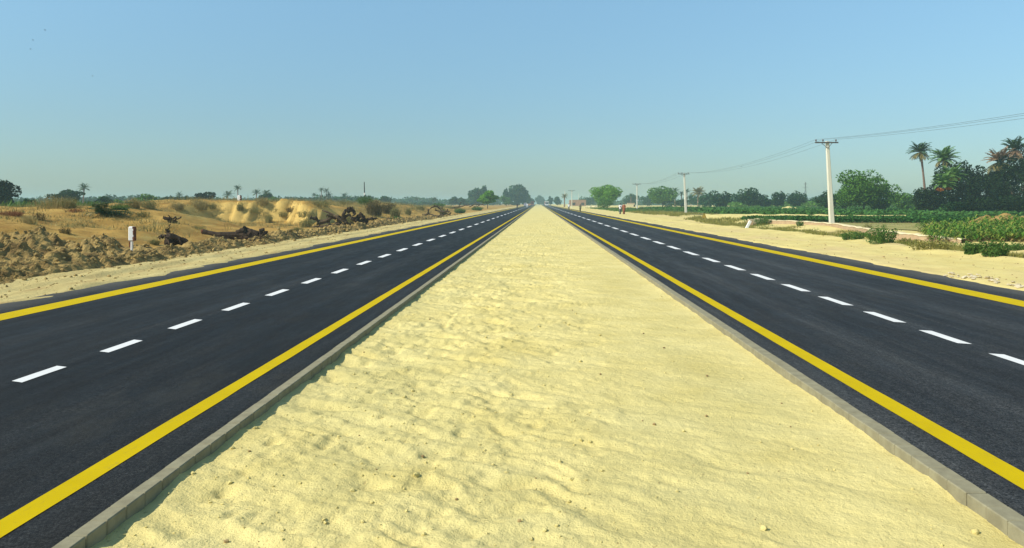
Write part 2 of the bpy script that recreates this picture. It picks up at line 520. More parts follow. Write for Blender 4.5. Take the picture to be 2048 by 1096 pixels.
# ------------------------------------------------------------------ the lie of the land
X_LE, X_RE = -9.68, 10.05                 # outer edges of the two carriageways
KL_O, KL_I = -2.478, -2.377               # left kerb, outer and inner face
KR_I, KR_O = 2.583, 2.714
Y_END = 900.0

RY = [0, 20, 35, 38, 42, 48, 55, 59, 63, 72, 78, 84, 92, 99, 105, 111, 120, 135, 165, 212, 300, 500, 900]
RZ = [1.2, 1.3, 1.45, 1.66, 1.55, 1.55, 1.66, 1.86, 2.02, 1.90, 1.72, 1.5, 1.42, 1.45, 1.68, 1.85, 1.62, 1.18, 0.98, 0.82, 0.5, 0.2, 0.0]


def z_left(X, Y):
    X = np.asarray(X, float); Y = np.asarray(Y, float)
    d = X_LE - X
    d2 = d + 0.9 * fbm(X / 5, Y / 5, 3, 3)
    sh = 0.03 + 0.05 * fbm(X / 1.3, Y / 2.4, 5, 4) + 0.022 * vn(X / 0.28, Y / 0.6, 8) - 0.12 * (1 - sstep(-0.25, 0.25, d + 0.30 * fbm(Y / 1.9, X * 0, 21, 5, 0.6)))
    # worn wheel tracks along the shoulder
    sh = sh - 0.045 * np.exp(-((d - 1.25 - 0.15 * vn(Y / 7, Y * 0, 31)) / 0.16) ** 2) + 0.03 * np.exp(-((d - 1.62 - 0.15 * vn(Y / 7, Y * 0, 31)) / 0.13) ** 2)
    ridge = np.interp(Y, RY, RZ)
    up = 0.72 * sstep(4.2, 15.0, d2) + 0.28 * sstep(4.0, 8.0, d2)
    # a cut bank where the dune was dug away
    cm = sstep(43, 50, Y) * (1 - sstep(76, 86, Y))
    gl = 1.3 * (0.45 - np.abs(vn(Y / 1.9, X / 9, 61))) + 0.5 * (0.45 - np.abs(vn(Y / 0.7, X / 4, 63)))
    cut = 0.10 * sstep(4.2, 7.6, d2) + 0.56 * sstep(7.4, 9.1, d2 + gl) + 0.34 * sstep(9.4, 14.0, d2 + 0.5 * gl)
    cm2 = sstep(36, 40, Y) * (1 - sstep(40, 45, Y))
    up = up * (1 - 0.5 * cm) + cut * 0.5 * cm
    up = np.where(up < 0.9, up + 0.16 * sstep(56, 62, Y) * (1 - sstep(72, 82, Y)) * sstep(5, 9, d), up)
    body = ridge * up
    # a borrow pit dug into the dune: its far wall faces back along the road
    yw = 61.5 + 1.8 * vn(X / 3.1, X * 0, 64) + 1.0 * np.abs(vn(X / 0.9, Y / 9, 65)) + 0.35 * vn(X / 0.35, Y / 4, 67)
    pit = sstep(5.0, 6.5, d) * (1 - sstep(16.0, 18.5, d + 0.8 * vn(Y / 2.1, X * 0, 60))) * sstep(42, 47, Y) * (1 - sstep(-1.0, 1.1, Y - yw))
    body = body * (1 - pit) + 0.20 * pit
    body = body * (1 - 0.45 * sstep(17, 34, d)) * (1 - 0.8 * sstep(60, 160, d))
    und = fbm(X / 6.5, Y / 8, 12, 4) * 0.48 + fbm(X / 1.9, Y / 2.1, 15, 4) * 0.22 + fbm(X / 0.6, Y / 0.6, 19, 4, 0.6) * 0.10
    und = und * sstep(3.6, 9, d) * (1 - 0.35 * pit) * (1 - 0.88 * np.exp(-((d - 15.3) / 3.4) ** 2)) * np.clip(ridge / 1.2, 0.25, 1)
    return sh * (1 - sstep(4, 7, d)) + body + und


def z_right(X, Y):
    X = np.asarray(X, float); Y = np.asarray(Y, float)
    e = X - X_RE
    near = 1 - sstep(75, 105, Y)
    lip = 5.3 + 0.7 * fbm(Y / 5, X * 0, 44, 3) + 0.3 * vn(Y / 0.9, X * 0, 45) - 1.2 * sstep(40, 75, Y) * near
    s = 0.03 + 0.05 * fbm(X / 1.5, Y / 2.2, 46, 4) + 0.02 * vn(X / 0.3, Y / 0.5, 48) + 0.10 * np.exp(-((e - lip + 0.5) / 0.6) ** 2) * near
    s = s - 0.12 * (1 - sstep(-0.2, 0.3, e + 0.24 * fbm(Y / 2.0, X * 0, 27, 5, 0.6)))
    drop = -0.30 * sstep(0, 1.0, e - lip) * (1 - sstep(9.5, 13.0, e)) * near
    f = 0.05 * fbm(X / 6, Y / 6, 49, 3) * sstep(6, 12, e)
    return s * (1 - 0.6 * sstep(8, 14, e)) + drop + f


def gz(X, Y):
    """height of the ground"""
    if X < X_LE: return float(z_left(X, Y))
    if X > X_RE: return float(z_right(X, Y))
    return 0.0


def at(px, py, Y):
    """the point of the place seen at pixel px, py at distance Y"""
    return ((px - CX) / F * Y, Y, H - (py - CY) / F * Y)


def xat(px, Y):
    return (px - CX) / F * Y


def skyline(px, y0=30, y1=140):
    """the point of the ground that stands highest against the sky in that direction"""
    Y = np.linspace(y0, y1, 500); X = xat(px, Y)
    Z = z_left(X, Y) if px < CX else z_right(X, Y)
    i = int(np.argmax((Z - H) / Y))
    return (float(X[i]), float(Y[i]), float(Z[i]))


def ground_at(px, py, y0=6, y1=420):
    """walk out along the line of sight till it meets the ground"""
    Y = y0
    while Y < y1:
        x, _, z = at(px, py, Y)
        g = gz(x, Y)
        if z <= g: return (x, Y, g)
        Y += max(0.1, Y * 0.004)
    x = xat(px, y1)
    return (x, y1, gz(x, y1))


def grid(name, xs, ys, zf, mat):
    X, Y = np.meshgrid(xs, ys)
    Z = zf(X, Y)
    V = np.stack([X, Y, Z], -1).reshape(-1, 3)
    n = len(xs); m = len(ys)
    i = np.arange(m - 1)[:, None] * n; j = np.arange(n - 1)[None, :]
    Q = np.stack([i + j, i + j + 1, i + n + j + 1, i + n + j], -1).reshape(-1, 4)
    return link(name, mesh_np(name, V, Q, True), mat)


def rows(y0, y1, dmin, rate):
    ys = [y0]
    while ys[-1] < y1:
        ys.append(ys[-1] + max(dmin, rate * abs(ys[-1])))
    return np.array(ys)


# the far plain, one sheet to the horizon
def z_plain(X, Y):
    return -0.9 + 0.0 * X


M['plain'] = plain('plain_soil', (0.20, 0.20, 0.075), (0.36, 0.31, 0.14), 0.03, 0.95, 0.1, stretch=(1, 0.4, 1))
xs = np.concatenate([np.linspace(-2900, -200, 12), np.linspace(-180, 180, 19), np.linspace(200, 2900, 12)])
kind(grid('ground', xs, np.concatenate([np.linspace(-150, 150, 10), np.geomspace(170, 2900, 24)]), z_plain, M['plain']), 'structure')

# sandy rise and shoulder on the left
xl = X_LE + 0.45 - np.concatenate([np.arange(0, 4.0, 0.11), 4.0 + np.cumsum(np.linspace(0.13, 0.20, 90)), ])
xl = np.concatenate([xl, xl[-1] - np.cumsum(np.geomspace(0.22, 9.0, 70))])
kind(grid('dunes', xl[::-1], rows(3.0, 1500, 0.11, 0.0085), z_left, M['dune']), 'structure')
# sandy verge and field on the right
xr = X_RE - 0.45 + np.concatenate([np.arange(0, 7.0, 0.11), 7.0 + np.cumsum(np.geomspace(0.13, 8.0, 120))])
kind(grid('verge', xr, rows(3.0, 1500, 0.11, 0.0085), z_right, M['right_sand']), 'structure')


# sand of the central reserve
def z_median(X, Y):
    a = 0.5 - 0.5 * np.tanh((X + 0.1 - 0.05 * Y) / 0.8)          # rougher on the left
    u = X * 0.85 - Y * 0.53; v = X * 0.53 + Y * 0.85            # ridges run slantwise
    amp = 0.32 + 1.05 * a * (0.6 + 0.8 * sstep(-0.4, 0.5, fbm(X / 1.1, Y / 1.3, 68, 2)))
    u = u + 0.12 * vn(X / 0.3, Y / 0.3, 70); v = v + 0.10 * vn(X / 0.35, Y / 0.35, 69)
    r1 = 1 - np.abs(fbm(u / 1.3, v / 0.33, 71, 4))
    r2 = 1 - np.abs(fbm(u / 0.45, v / 0.15, 75, 4))
    z = amp * (0.066 * (r1 - 0.75) + 0.034 * (r2 - 0.75)) + 0.025 * (0.4 + 0.6 * a) * fbm(u / 0.9, v / 0.5, 66, 3)
    z += 0.022 * fbm(X / 1.2, Y / 1.4, 78, 3)
    pit = np.clip(fbm(X / 0.20, Y / 0.22, 80, 2) - 0.38, 0, 1)
    z -= 0.075 * pit * (0.1 + a)
    z += 0.010 * amp * fbm(X / 0.07, Y / 0.07, 83, 2)
    fade = np.exp(-Y / 160.0)
    edge = np.minimum(X - KL_I, KR_I - X)
    z = z * (0.25 + 0.75 * fade) * (0.35 + 0.65 * sstep(0, 0.35, edge))
    return z + 0.014 + 0.020 * np.exp(-edge / 0.12) * (0.6 + 0.8 * fbm(Y / 0.35, X * 0, 88, 3))


xm = np.linspace(KL_I - 0.02, KR_I + 0.02, 215)
kind(grid('sandy_median', xm, rows(2.6, Y_END, 0.021, 0.0044), z_median, M['median']), 'structure')


# ------------------------------------------------------------------ carriageways and markings
def strip(name, x0, x1, y0, y1, z, mat, parent, jit=0.0, seed=0):
    ys = rows(y0, y1, 0.25, 0.02); ys[-1] = y1
    jl = jit * fbm(ys / 0.7, ys * 0, seed, 3); jr = jit * fbm(ys / 0.7, ys * 0 + 5, seed + 7, 3)
    V = np.concatenate([np.stack([x0 + jl, ys, ys * 0 + z], 1), np.stack([x1 + jr, ys, ys * 0 + z], 1)])
    n = len(ys); i = np.arange(n - 1)
    Q = np.stack([i, n + i, n + i + 1, i + 1], 1)
    return link(name, mesh_np(name, V, Q), mat, parent)


def slab(name, x0, x1, mat):
    mb = MB()
    ys = rows(-25.0, Y_END, 1.0, 0.03); ys[-1] = Y_END
    nx = 9
    xs_ = np.linspace(x0, x1, nx)
    X, Y = np.meshgrid(xs_, ys)
    V = np.stack([X, Y, 0 * X], -1).reshape(-1, 3)
    i = np.arange(len(ys) - 1)[:, None] * nx; j = np.arange(nx - 1)[None, :]
    mb.add(V, np.stack([i + j, i + j + 1, i + nx + j + 1, i + nx + j], -1).reshape(-1, 4))
    for x in (x0, x1):                     # side faces down into the ground
        mb.add([(x, ys[0], 0), (x, ys[-1], 0), (x, ys[-1], -0.2), (x, ys[0], -0.2)], [(0, 1, 2, 3)])
    return kind(mb.build(name, mat), 'structure')


road_l = slab('carriageway', X_LE - 0.25, KL_O, M['asphalt_left'])
road_r = slab('carriageway', KR_O, X_RE + 0.25, M['asphalt_right'])
strip('edge_line', -3.135, -2.965, -25, Y_END, 0.004, M['yellow_paint'], road_l, 0.006, 1)
strip('edge_line', -8.95, -8.46, -25, Y_END, 0.004, M['yellow_paint'], road_l, 0.012, 2)
strip('edge_line', 3.13, 3.33, -25, Y_END, 0.004, M['yellow_paint'], road_r, 0.006, 3)
strip('edge_line', 8.62, 9.14, -25, Y_END, 0.004, M['yellow_paint'], road_r, 0.012, 4)


def dashes(xc, first, far_frac, parent):
    y = first; k = 0
    while y < 420:
        p = 0.777 + 0.10 * y
        ln = p * far_frac
        hw = 0.062 + min(0.05, 0.0016 * y)
        sk = 0.03 + 0.004 * y
        mb = MB()
        seg = 4
        V = []
        for s in range(seg + 1):
            yy = y + ln * s / seg
            V += [(xc - hw + 0.003 * vn(yy * 5, k, 3), yy + sk * 0.5, 0.004), (xc + hw + 0.003 * vn(yy * 5, k, 4), yy - sk * 0.5, 0.004)]
        mb.add(V, [(2 * s, 2 * s + 1, 2 * s + 3, 2 * s + 2) for s in range(seg)])
        mb.build('lane_dash', M['white_paint'], parent)
        y += p; k += 1


# the nearest visible dashes stand at 7.7 m (left) and 8.9 m (right)
dashes(-5.39, 7.75, 0.47, road_l)
dashes(5.60, 8.25, 0.58, road_r)


# ------------------------------------------------------------------ kerbs of separate blocks
def kerb(x0, x1):
    root = kind(thing('kerb', 'low kerb', 'kerb'), 'structure')
    del root['label']; del root['category']
    base = MB()
    base.box(((x0 + x1) / 2, (Y_END - 20) / 2, -0.06), (x1 - x0 - 0.012, Y_END + 20, 0.21))
    base.build('kerb_bed', M['joint'], root)
    y = 2.0
    rest = MB()
    wid = x1 - x0
    meshes = {}
    k = 0
    while y < 420:
        L = min(1.0, max(0.16, 0.047 * y)) if y < 60 else 1.0
        gap = 0.005 + 0.0004 * y
        if y < 75:
            mb = MB()
            mb.box((0, L / 2, 0.04), (wid, L - gap, 0.12), bev=0.006)
            o = mb.build('kerb_block', M['kerb'], root)
            o.location = ((x0 + x1) / 2 + random.uniform(-.0025, .0025), y, random.uniform(-.002, .002))
            o.rotation_euler = (0, 0, random.uniform(-.002, .002))
        else:
            L = 3.0
            rest.box(((x0 + x1) / 2, y + L / 2, 0.04), (wid, L - 0.02, 0.12))
        y += L; k += 1
    kind(rest.build('kerb_run', M['kerb'], root), 'stuff')


kerb(KL_O, KL_I)
kerb(KR_I, KR_O)
# ------------------------------------------------------------------ soil banks, clods and stones
def clod_mesh(name, seed, mat, flat=0.75):
    r = np.random.default_rng(abs(int(seed)))
    import bmesh
    bm = bmesh.new()
    bmesh.ops.create_icosphere(bm, subdivisions=1, radius=0.5)
    for v in bm.verts:
        k = r.uniform(0.68, 1.2)
        v.co = Vector((v.co.x * k, v.co.y * k * 0.85, v.co.z * k * flat))
    me = bpy.data.meshes.new(name); bm.to_mesh(me); bm.free()
    me.materials.append(mat)
    return me


CLODS = [clod_mesh('clod', 100 + i, M['clod']) for i in range(7)]
STONES = [clod_mesh('stone', 200 + i, M['stone'], 0.5) for i in range(7)]
ICO_V = []
ICO_F = None
for me_ in CLODS:
    ICO_V.append(np.array([v.co[:] for v in me_.vertices]))
    ICO_F = np.array([p.vertices[:] for p in me_.polygons])


def clod_stuff(name, P, S, mat, parent=None):
    mb = MB()
    for i, (p, s) in enumerate(zip(P, S)):
        v = ICO_V[i % len(ICO_V)] * s
        a = RNG.uniform(0, 6.28); ca, sa = cos(a), sin(a)
        v = np.stack([v[:, 0] * ca - v[:, 1] * sa, v[:, 0] * sa + v[:, 1] * ca, v[:, 2]], 1) + p
        mb.add(v, ICO_F)
    return kind(mb.build(name, mat, parent), 'stuff')


def scatter_clods(parent, P, S, individual=140, name='clod', lib=CLODS, mat='clod'):
    """the largest lie as pieces of their own, the crumbs as one"""
    P = np.asarray(P); S = np.asarray(S)
    order = np.argsort(-S / P[:, 1])
    for i in order[:individual]:
        o = link(name, lib[i % len(lib)], None, parent)
        o.location = P[i] - (np.array(parent.location) if parent else 0)
        s = S[i]
        o.scale = (s * RNG.uniform(.8, 1.3), s * RNG.uniform(.8, 1.3), s * RNG.uniform(.7, 1.1))
        o.rotation_euler = RNG.uniform(-3, 3, 3)
    rest = order[individual:]
    if len(rest):
        clod_stuff('crumbs', P[rest] - (np.array(parent.location) if parent else 0), S[rest], M[mat], parent)


def z_berm(X, Y):
    c = -12.95 + 0.25 * vn(Y / 6, Y * 0, 91)
    hgt = (0.30 + 0.08 * vn(Y / 2.2, Y * 0, 92) + 0.07 * vn(Y / 0.7, Y * 0, 97)) * (1 - sstep(85, 120, Y)) * (0.8 + 0.2 * sstep(14, 24, Y))
    prof = np.clip(1 - (np.abs(X - c) / 0.80) ** 1.5, -0.4, 1)
    n = 0.24 * fbm(X / 0.42, Y / 0.42, 93, 3, 0.6) + 0.09 * (np.abs(vn(X / 0.16, Y / 0.16, 95)) - 0.3)
    return hgt * prof + n * np.clip(prof + 0.35, 0, 1) - 0.02 + np.minimum(z_left(X, Y), 0.15) * 0.6


def berm_top(y):
    x = -12.95 + 0.25 * float(vn(y / 6, 0.0, 91))
    return x


root = thing('soil_bank', 'long low bank of dark broken clods along the dirt shoulder of the left road', 'soil bank')
X, Y = np.meshgrid(np.arange(-14.1, -11.8, 0.055), rows(9, 120, 0.055, 0.0045))
nx = X.shape[1]; ny = X.shape[0]
V = np.stack([X, Y, z_berm(X, Y)], -1).reshape(-1, 3)
i = np.arange(ny - 1)[:, None] * nx; j = np.arange(nx - 1)[None, :]
link('bank_soil', mesh_np('bank_soil', V, np.stack([i + j, i + j + 1, i + nx + j + 1, i + nx + j], -1).reshape(-1, 4), False), M['spoil'], root)
Yc = 12 * np.exp(RNG.uniform(0, math.log(9.0), 2600))
Xc = -12.75 + RNG.normal(0, 0.42, len(Yc)) + 0.25 * vn(Yc / 6, Yc * 0, 91)
Sc = RNG.gamma(1.8, 0.036, len(Yc)).clip(0.03, 0.20) * np.clip(Yc / 30, 0.8, 1.5)
Zc = np.maximum(z_berm(Xc, Yc), z_left(Xc, Yc)) + Sc * 0.15
scatter_clods(root, np.stack([Xc, Yc, Zc], 1), Sc, 240)


def heap(label, peaks, x0, x1, y0, y1, step, mat, seed, nclod, rough=1.0, individual=60, cat='earth heap', name='spoil_heap', slope=0.75):
    """an earth heap: cones under rough ground, on its own footprint"""
    cx, cy = (x0 + x1) / 2, (y0 + y1) / 2
    base = gz(cx, cy)
    t = thing(name, label, cat, (cx, cy, base))
    def zf(X, Y):
        z = np.full(X.shape, -1.2)
        for (px, py, h, r) in peaks:
            dd = np.hypot(X - px, (Y - py)) * (1 + 0.25 * vn(X / 0.9, Y / 0.9, seed + 1))
            lean_ = np.where(X > px, 1.35, 0.85)
            z = np.maximum(z, h * (1 - dd * lean_ / r))
        gul = np.abs(vn((X * 0.8 + Y * 0.6) / 0.34, (Y * 0.8 - X * 0.6) / 1.5, seed + 4))
        n = 0.24 * fbm(X / 0.5, Y / 0.5, seed, 4, 0.62) - 0.30 * (0.5 - gul) + 0.07 * vn(X / 0.14, Y / 0.14, seed + 2)
        return z + n * rough * np.clip(z + 0.3, 0, 0.6) * 1.6 * (z > -0.3)
    X, Y = np.meshgrid(np.arange(x0, x1, step), np.arange(y0, y1, step))
    Z = zf(X, Y)
    nx = X.shape[1]; ny = X.shape[0]
    V = np.stack([X - cx, Y - cy, Z - 0.04], -1).reshape(-1, 3)
    i = np.arange(ny - 1)[:, None] * nx; j = np.arange(nx - 1)[None, :]
    Q = np.stack([i + j, i + j + 1, i + nx + j + 1, i + nx + j], -1).reshape(-1, 4)
    keep = (Z.reshape(-1)[Q] > -0.95).any(1)
    link('heap_soil', mesh_np('heap_soil', V, Q[keep]), mat, t)
    if nclod:
        xx = RNG.uniform(x0, x1, nclod * 3); yy = RNG.uniform(y0, y1, nclod * 3)
        zz = zf(xx, yy); ok = zz > 0.05
        xx, yy, zz = xx[ok][:nclod], yy[ok][:nclod], zz[ok][:nclod]
        S = RNG.gamma(1.5, 0.034, len(xx)).clip(0.025, 0.19)
        scatter_clods(t, np.stack([xx, yy, zz + base + S * 0.1], 1), S, individual)
    return t


heap('tall rough spoil heap of dark clods at the left edge behind the soil bank',
     [(-15.75, 23.5, 0.86, 1.35), (-16.7, 23.8, 0.60, 1.5), (-17.6, 23.5, 0.52, 1.7), (-15.1, 22.4, 0.46, 1.0), (-14.6, 20.9, 0.40, 0.95), (-15.6, 21.0, 0.62, 1.2), (-14.3, 19.2, 0.46, 1.1), (-15.3, 18.7, 0.62, 1.25), (-16.4, 20.0, 0.56, 1.6), (-14.0, 17.3, 0.40, 1.1), (-13.9, 22.8, 0.24, 0.8)],
     -19.4, -12.9, 15.6, 26.0, 0.055, M['spoil'], 311, 900, 1.0, 90)
heap('smaller pointed spoil heap with a pale sunlit side beside the white post',
     [(-15.6, 27.0, 0.54, 1.0), (-15.0, 26.1, 0.30, 0.8), (-16.3, 26.8, 0.36, 1.0), (-14.4, 26.8, 0.22, 0.7)],
     -18.2, -13.2, 24.6, 29.2, 0.055, M['spoil'], 331, 420, 0.8, 50)

# loose stones and crumbs
P = []; S = []
for k in range(46):
    y = RNG.uniform(14.6, 19.0); x = X_RE + 0.15 + RNG.gamma(1.5, 0.26)
    P.append((x, y, gz(x, y) + 0.02)); S.append(RNG.uniform(0.06, 0.19))
for p, s in sorted(zip(P, S), key=lambda q: q[0][1]):
    o = link('stone', STONES[int(s * 1000) % 7])
    o.location = p; o.scale = (s * 1.25, s, s * 0.8); o.rotation_euler = (RNG.uniform(-.3, .3), RNG.uniform(-.3, .3), RNG.uniform(0, 6))
    tag(o, 'pale broken stone in the scatter beside the tarmac edge of the right road', 'stone', 'pale stones beside the right road')
for (px, py, s, lab) in ((1903, 549, 0.17, 'lone pale stone on sand by the right road, left of the stone scatter'), (1940, 551, 0.12, 'small pale stone on sand between the lone stone and the stone scatter')):
    p = ground_at(px, py)
    o = link('stone', STONES[3]); o.location = (p[0], p[1], p[2] + s * 0.2); o.scale = (s * 1.2, s, s)
    tag(o, lab, 'stone')

n = 2600
Y_ = 3.4 * np.exp(RNG.uniform(0, math.log(9), n)); X_ = RNG.uniform(KL_I + 0.06, KR_I - 0.06, n)
keepm = RNG.uniform(0, 1, n) < (0.25 + 0.75 * (X_ < 0.4 + 0.02 * Y_))
X_, Y_ = X_[keepm], Y_[keepm]
S_ = RNG.gamma(2.0, 0.0065, len(X_)).clip(0.006, 0.05)
clod_stuff('sand_crumbs', np.stack([X_, Y_, z_median(X_, Y_) + S_ * 0.15], 1), S_, M['median'])
n = 150
Y_ = 3.6 * np.exp(RNG.uniform(0, math.log(8), n)); X_ = RNG.uniform(KL_I + 0.1, KR_I - 0.1, n)
S_ = RNG.gamma(2.0, 0.006, n).clip(0.006, 0.035)
M['crumb_dark'] = plain('dark_crumb', (0.22, 0.15, 0.07), (0.36, 0.26, 0.12), 12, 0.95, 0.1)
clod_stuff('dark_gravel', np.stack([X_, Y_, z_median(X_, Y_) + S_ * 0.2], 1), S_, M['crumb_dark'])
n = 1500
Y_ = 12 * np.exp(RNG.uniform(0, math.log(7), n)); X_ = X_RE + 0.2 + RNG.uniform(0, 5.2, n)
S_ = RNG.gamma(1.3, 0.014, n).clip(0.01, 0.09)
clod_stuff('verge_gravel', np.stack([X_, Y_, z_right(X_, Y_) + S_ * 0.1], 1), S_, M['crumb_dark'])
n = 1300
Y_ = 12 * np.exp(RNG.uniform(0, math.log(7), n)); X_ = X_LE - 0.2 - RNG.uniform(0, 2.8, n)
S_ = RNG.gamma(1.6, 0.016, n).clip(0.012, 0.12)
clod_stuff('shoulder_gravel', np.stack([X_, Y_, z_left(X_, Y_) + S_ * 0.1], 1), S_, M['clod'])


# ------------------------------------------------------------------ plants
def rot_basis(n, rng, up=0.0):
    """random orthonormal pairs; up>0 leans the normals upwards"""
    a = rng.normal(size=(n, 3)); a[:, 2] = np.abs(a[:, 2]) + up if up else a[:, 2]
    a /= np.linalg.norm(a, axis=1)[:, None]
    b = rng.normal(size=(n, 3))
    u = np.cross(a, b); u /= np.linalg.norm(u, axis=1)[:, None] + 1e-9
    return a, u, np.cross(a, u)


def leaves(P, size, rng, asp=0.55, up=0.4):
    """diamond leaves at the points P"""
    n = len(P)
    s = size * rng.uniform(0.6, 1.35, n)
    a, u, v = rot_basis(n, rng, up)
    u = u * s[:, None] * 0.5; v = v * s[:, None] * 0.5 * asp
    bend = a * s[:, None] * rng.uniform(-0.15, 0.15, n)[:, None]
    V = np.stack([P - u, P + v + bend, P + u, P - v + bend], 1).reshape(-1, 3)
    Q = np.arange(n * 4).reshape(-1, 4)
    return V, Q


def crown_points(rng, w, h, n, nlobe, d=None, flat=0.0, shape='round', core=0.72):
    """leaf points on the shells of many lobes that fill a crown w wide, h high, from z = 0"""
    d = d or w
    L = []
    for k in range(nlobe):
        while True:
            p = rng.uniform(-1, 1, 3)
            if np.dot(p, p) < 1: break
        p = p / (np.linalg.norm(p) + 1e-9) * rng.uniform(0.35, 0.80)
        if shape == 'umbrella' and p[2] < -0.15: p[2] *= 0.3
        if shape == 'spire': p[:2] *= 1 - 0.55 * max(0, p[2])
        L.append((p, rng.uniform(0.24, 0.42)))
    L.append((np.array([0, 0, -0.15]), core))
    pts = []
    wts = np.array([r * r for _, r in L]); wts /= wts.sum()
    for (p, r), wt in zip(L, wts):
        m = max(4, int(n * wt))
        q = rng.normal(size=(m, 3)); q /= np.linalg.norm(q, axis=1)[:, None]
        q[:, 2] *= np.where(q[:, 2] < 0, 0.7, 1)
        rr = r * rng.uniform(0.55, 1.08, m) ** 0.6
        pts.append(p + q * rr[:, None])
    pts = np.concatenate(pts)
    keep = pts[:, 2] > -0.97
    pts = pts[keep]
    hi = np.percentile(pts[:, 2], 99.3); pts[:, 2] = (pts[:, 2] + 1) * 2 / (hi + 1) - 1
    ex = np.percentile(np.abs(pts[:, 0]), 98.5); pts[:, :2] /= ex
    return np.stack([pts[:, 0] * w / 2, pts[:, 1] * d / 2, (pts[:, 2] + 1) * h / 2], 1), [(p * np.array([w / 2, d / 2, h / 2]) + np.array([0, 0, h / 2]), r) for p, r in L]


def tree(label, loc, height, width, bole, leafm, nleaf, lsize, seed, group=None, nlobe=16, shape='round', depth=None, name='tree', cat='tree', trunk_r=None, bark='bark', lean=0.0, up=0.4, core=0.72):
    rng = np.random.default_rng(abs(int(seed)))
    t = thing(name, label, cat, (loc[0], loc[1], loc[2] - 0.05), 0, group)
    ch = height - bole
    P, L = crown_points(rng, width, ch, int(nleaf * 1.7), nlobe, depth, shape=shape, core=core)
    P[:, 2] += bole
    P[:, 0] += lean * P[:, 2]
    V, Q = leaves(P, lsize, rng, up=up)
    tr = trunk_r or max(0.05, 0.022 * height)
    mb = MB()
    fork = bole + ch * 0.18
    mb.tube([(0, 0, -0.3), (0.05 * rng.normal(), 0.05 * rng.normal(), bole * 0.6), (lean * fork + 0.1 * rng.normal(), 0.1 * rng.normal(), fork)], [tr * 1.35, tr, tr * 0.85], 7)
    for p, r in L[:min(9, len(L))]:
        e = np.array([p[0] + lean * (p[2] + bole), p[1], p[2] + bole])
        s = np.array([lean * fork, 0, fork * rng.uniform(0.8, 1.0)])
        mid = (s + e) / 2 + rng.normal(size=3) * 0.04 * width + np.array([0, 0, 0.05 * ch])
        mb.tube([s, mid, e], [tr * 0.6, tr * 0.35, tr * 0.12], 5, cap=False)
    mb.build('trunk', M[bark], t)
    link('crown', mesh_np('crown', V, Q), M[leafm], t)
    return t


def stems_mesh(rng, w, h, n, nleaf, lsize, spread=0.9, thick=0.012, leafup=0.2, droop=0.12):
    """a bush of thin stems fanning out of the ground with small leaves on them"""
    a = rng.uniform(0, 2 * pi, n)
    r = np.sqrt(rng.uniform(0, 1, n)) * spread
    base = np.stack([np.cos(a) * w * 0.34 * r, np.sin(a) * w * 0.34 * r, np.full(n, -0.06)], 1)
    hh = h * np.sqrt(np.clip(1 - (r * 0.85) ** 2, 0.05, 1)) * rng.uniform(0.65, 1.08, n)
    tip = np.stack([np.cos(a) * w * 0.52 * r * rng.uniform(0.7, 1.1, n), np.sin(a) * w * 0.52 * r * rng.uniform(0.7, 1.1, n), hh], 1)
    mid = (base + tip) / 2 + np.stack([np.zeros(n), np.zeros(n), droop * h * np.ones(n)], 1)
    side = np.stack([-np.sin(a), np.cos(a), np.zeros(n)], 1)
    rs = rng.normal(size=(n, 3)) * 0.7; side = side + rs; side /= np.linalg.norm(side, axis=1)[:, None]
    tw = thick * rng.uniform(0.7, 1.4, n)[:, None]
    V = np.stack([base - side * tw, base + side * tw, mid + side * tw * 0.7, mid - side * tw * 0.7, tip], 1).reshape(-1, 3)
    k = np.arange(n)[:, None] * 5
    Q = k + np.array([[0, 1, 2, 3]]); T = k + np.array([[3, 2, 4]])
    parts = [(V, Q, T)]
    if nleaf:
        i = rng.integers(0, n, nleaf); f = rng.uniform(0.08, 1.0, nleaf)[:, None]
        P = np.where(f < 0.5, base[i] * (1 - 2 * f) + mid[i] * 2 * f, mid[i] * (2 - 2 * f) + tip[i] * (2 * f - 1))
        P = P + rng.normal(size=P.shape) * np.array([w, w, h]) * 0.035
        LV, LQ = leaves(P, lsize, rng, 0.5, leafup)
        parts.append((LV, LQ, None))
    vs = []; qs = []; ts = []; o = 0
    for v, q, t in parts:
        vs.append(v); qs.append(q + o)
        if t is not None: ts.append(t + o)
        o += len(v)
    return np.concatenate(vs), [np.concatenate(qs), np.concatenate(ts)]


def bush(label, loc, w, h, mat, seed, n=150, nleaf=400, lsize=0.07, group=None, name='bush', cat='bush', d=1.0, spread=0.9, thick=0.012):
    rng = np.random.default_rng(abs(int(seed)))
    V, Fc = stems_mesh(rng, w, h, n, nleaf, lsize, spread, thick)
    V[:, 1] *= d
    o = link(name, mesh_np(name, V, Fc), M[mat])
    o.location = loc
    return tag(o, label, cat, group)


def grass_stuff(name, P, h, mat, seed, blades=7, w=0.03, spread=0.12):
    """many tufts of blades as one mass"""
    rng = np.random.default_rng(abs(int(seed)))
    n = len(P) * blades
    base = np.repeat(P, blades, 0) + np.stack([rng.normal(0, spread * 0.5, n), rng.normal(0, spread * 0.5, n), np.full(n, -0.03)], 1)
    hh = np.repeat(np.broadcast_to(h, len(P)), blades) * rng.uniform(0.5, 1.15, n)
    lean = rng.normal(0, 0.35, (n, 2)) * hh[:, None]
    tip = base + np.stack([lean[:, 0], lean[:, 1], hh], 1)
    a = rng.uniform(0, 2 * pi, n)
    s = np.stack([np.cos(a), np.sin(a), 0 * a], 1) * w * rng.uniform(0.6, 1.4, n)[:, None]
    V = np.stack([base - s, base + s, tip], 1).reshape(-1, 3)
    return kind(link(name, mesh_np(name, V, np.arange(n * 3).reshape(-1, 3)), M[mat]), 'stuff')


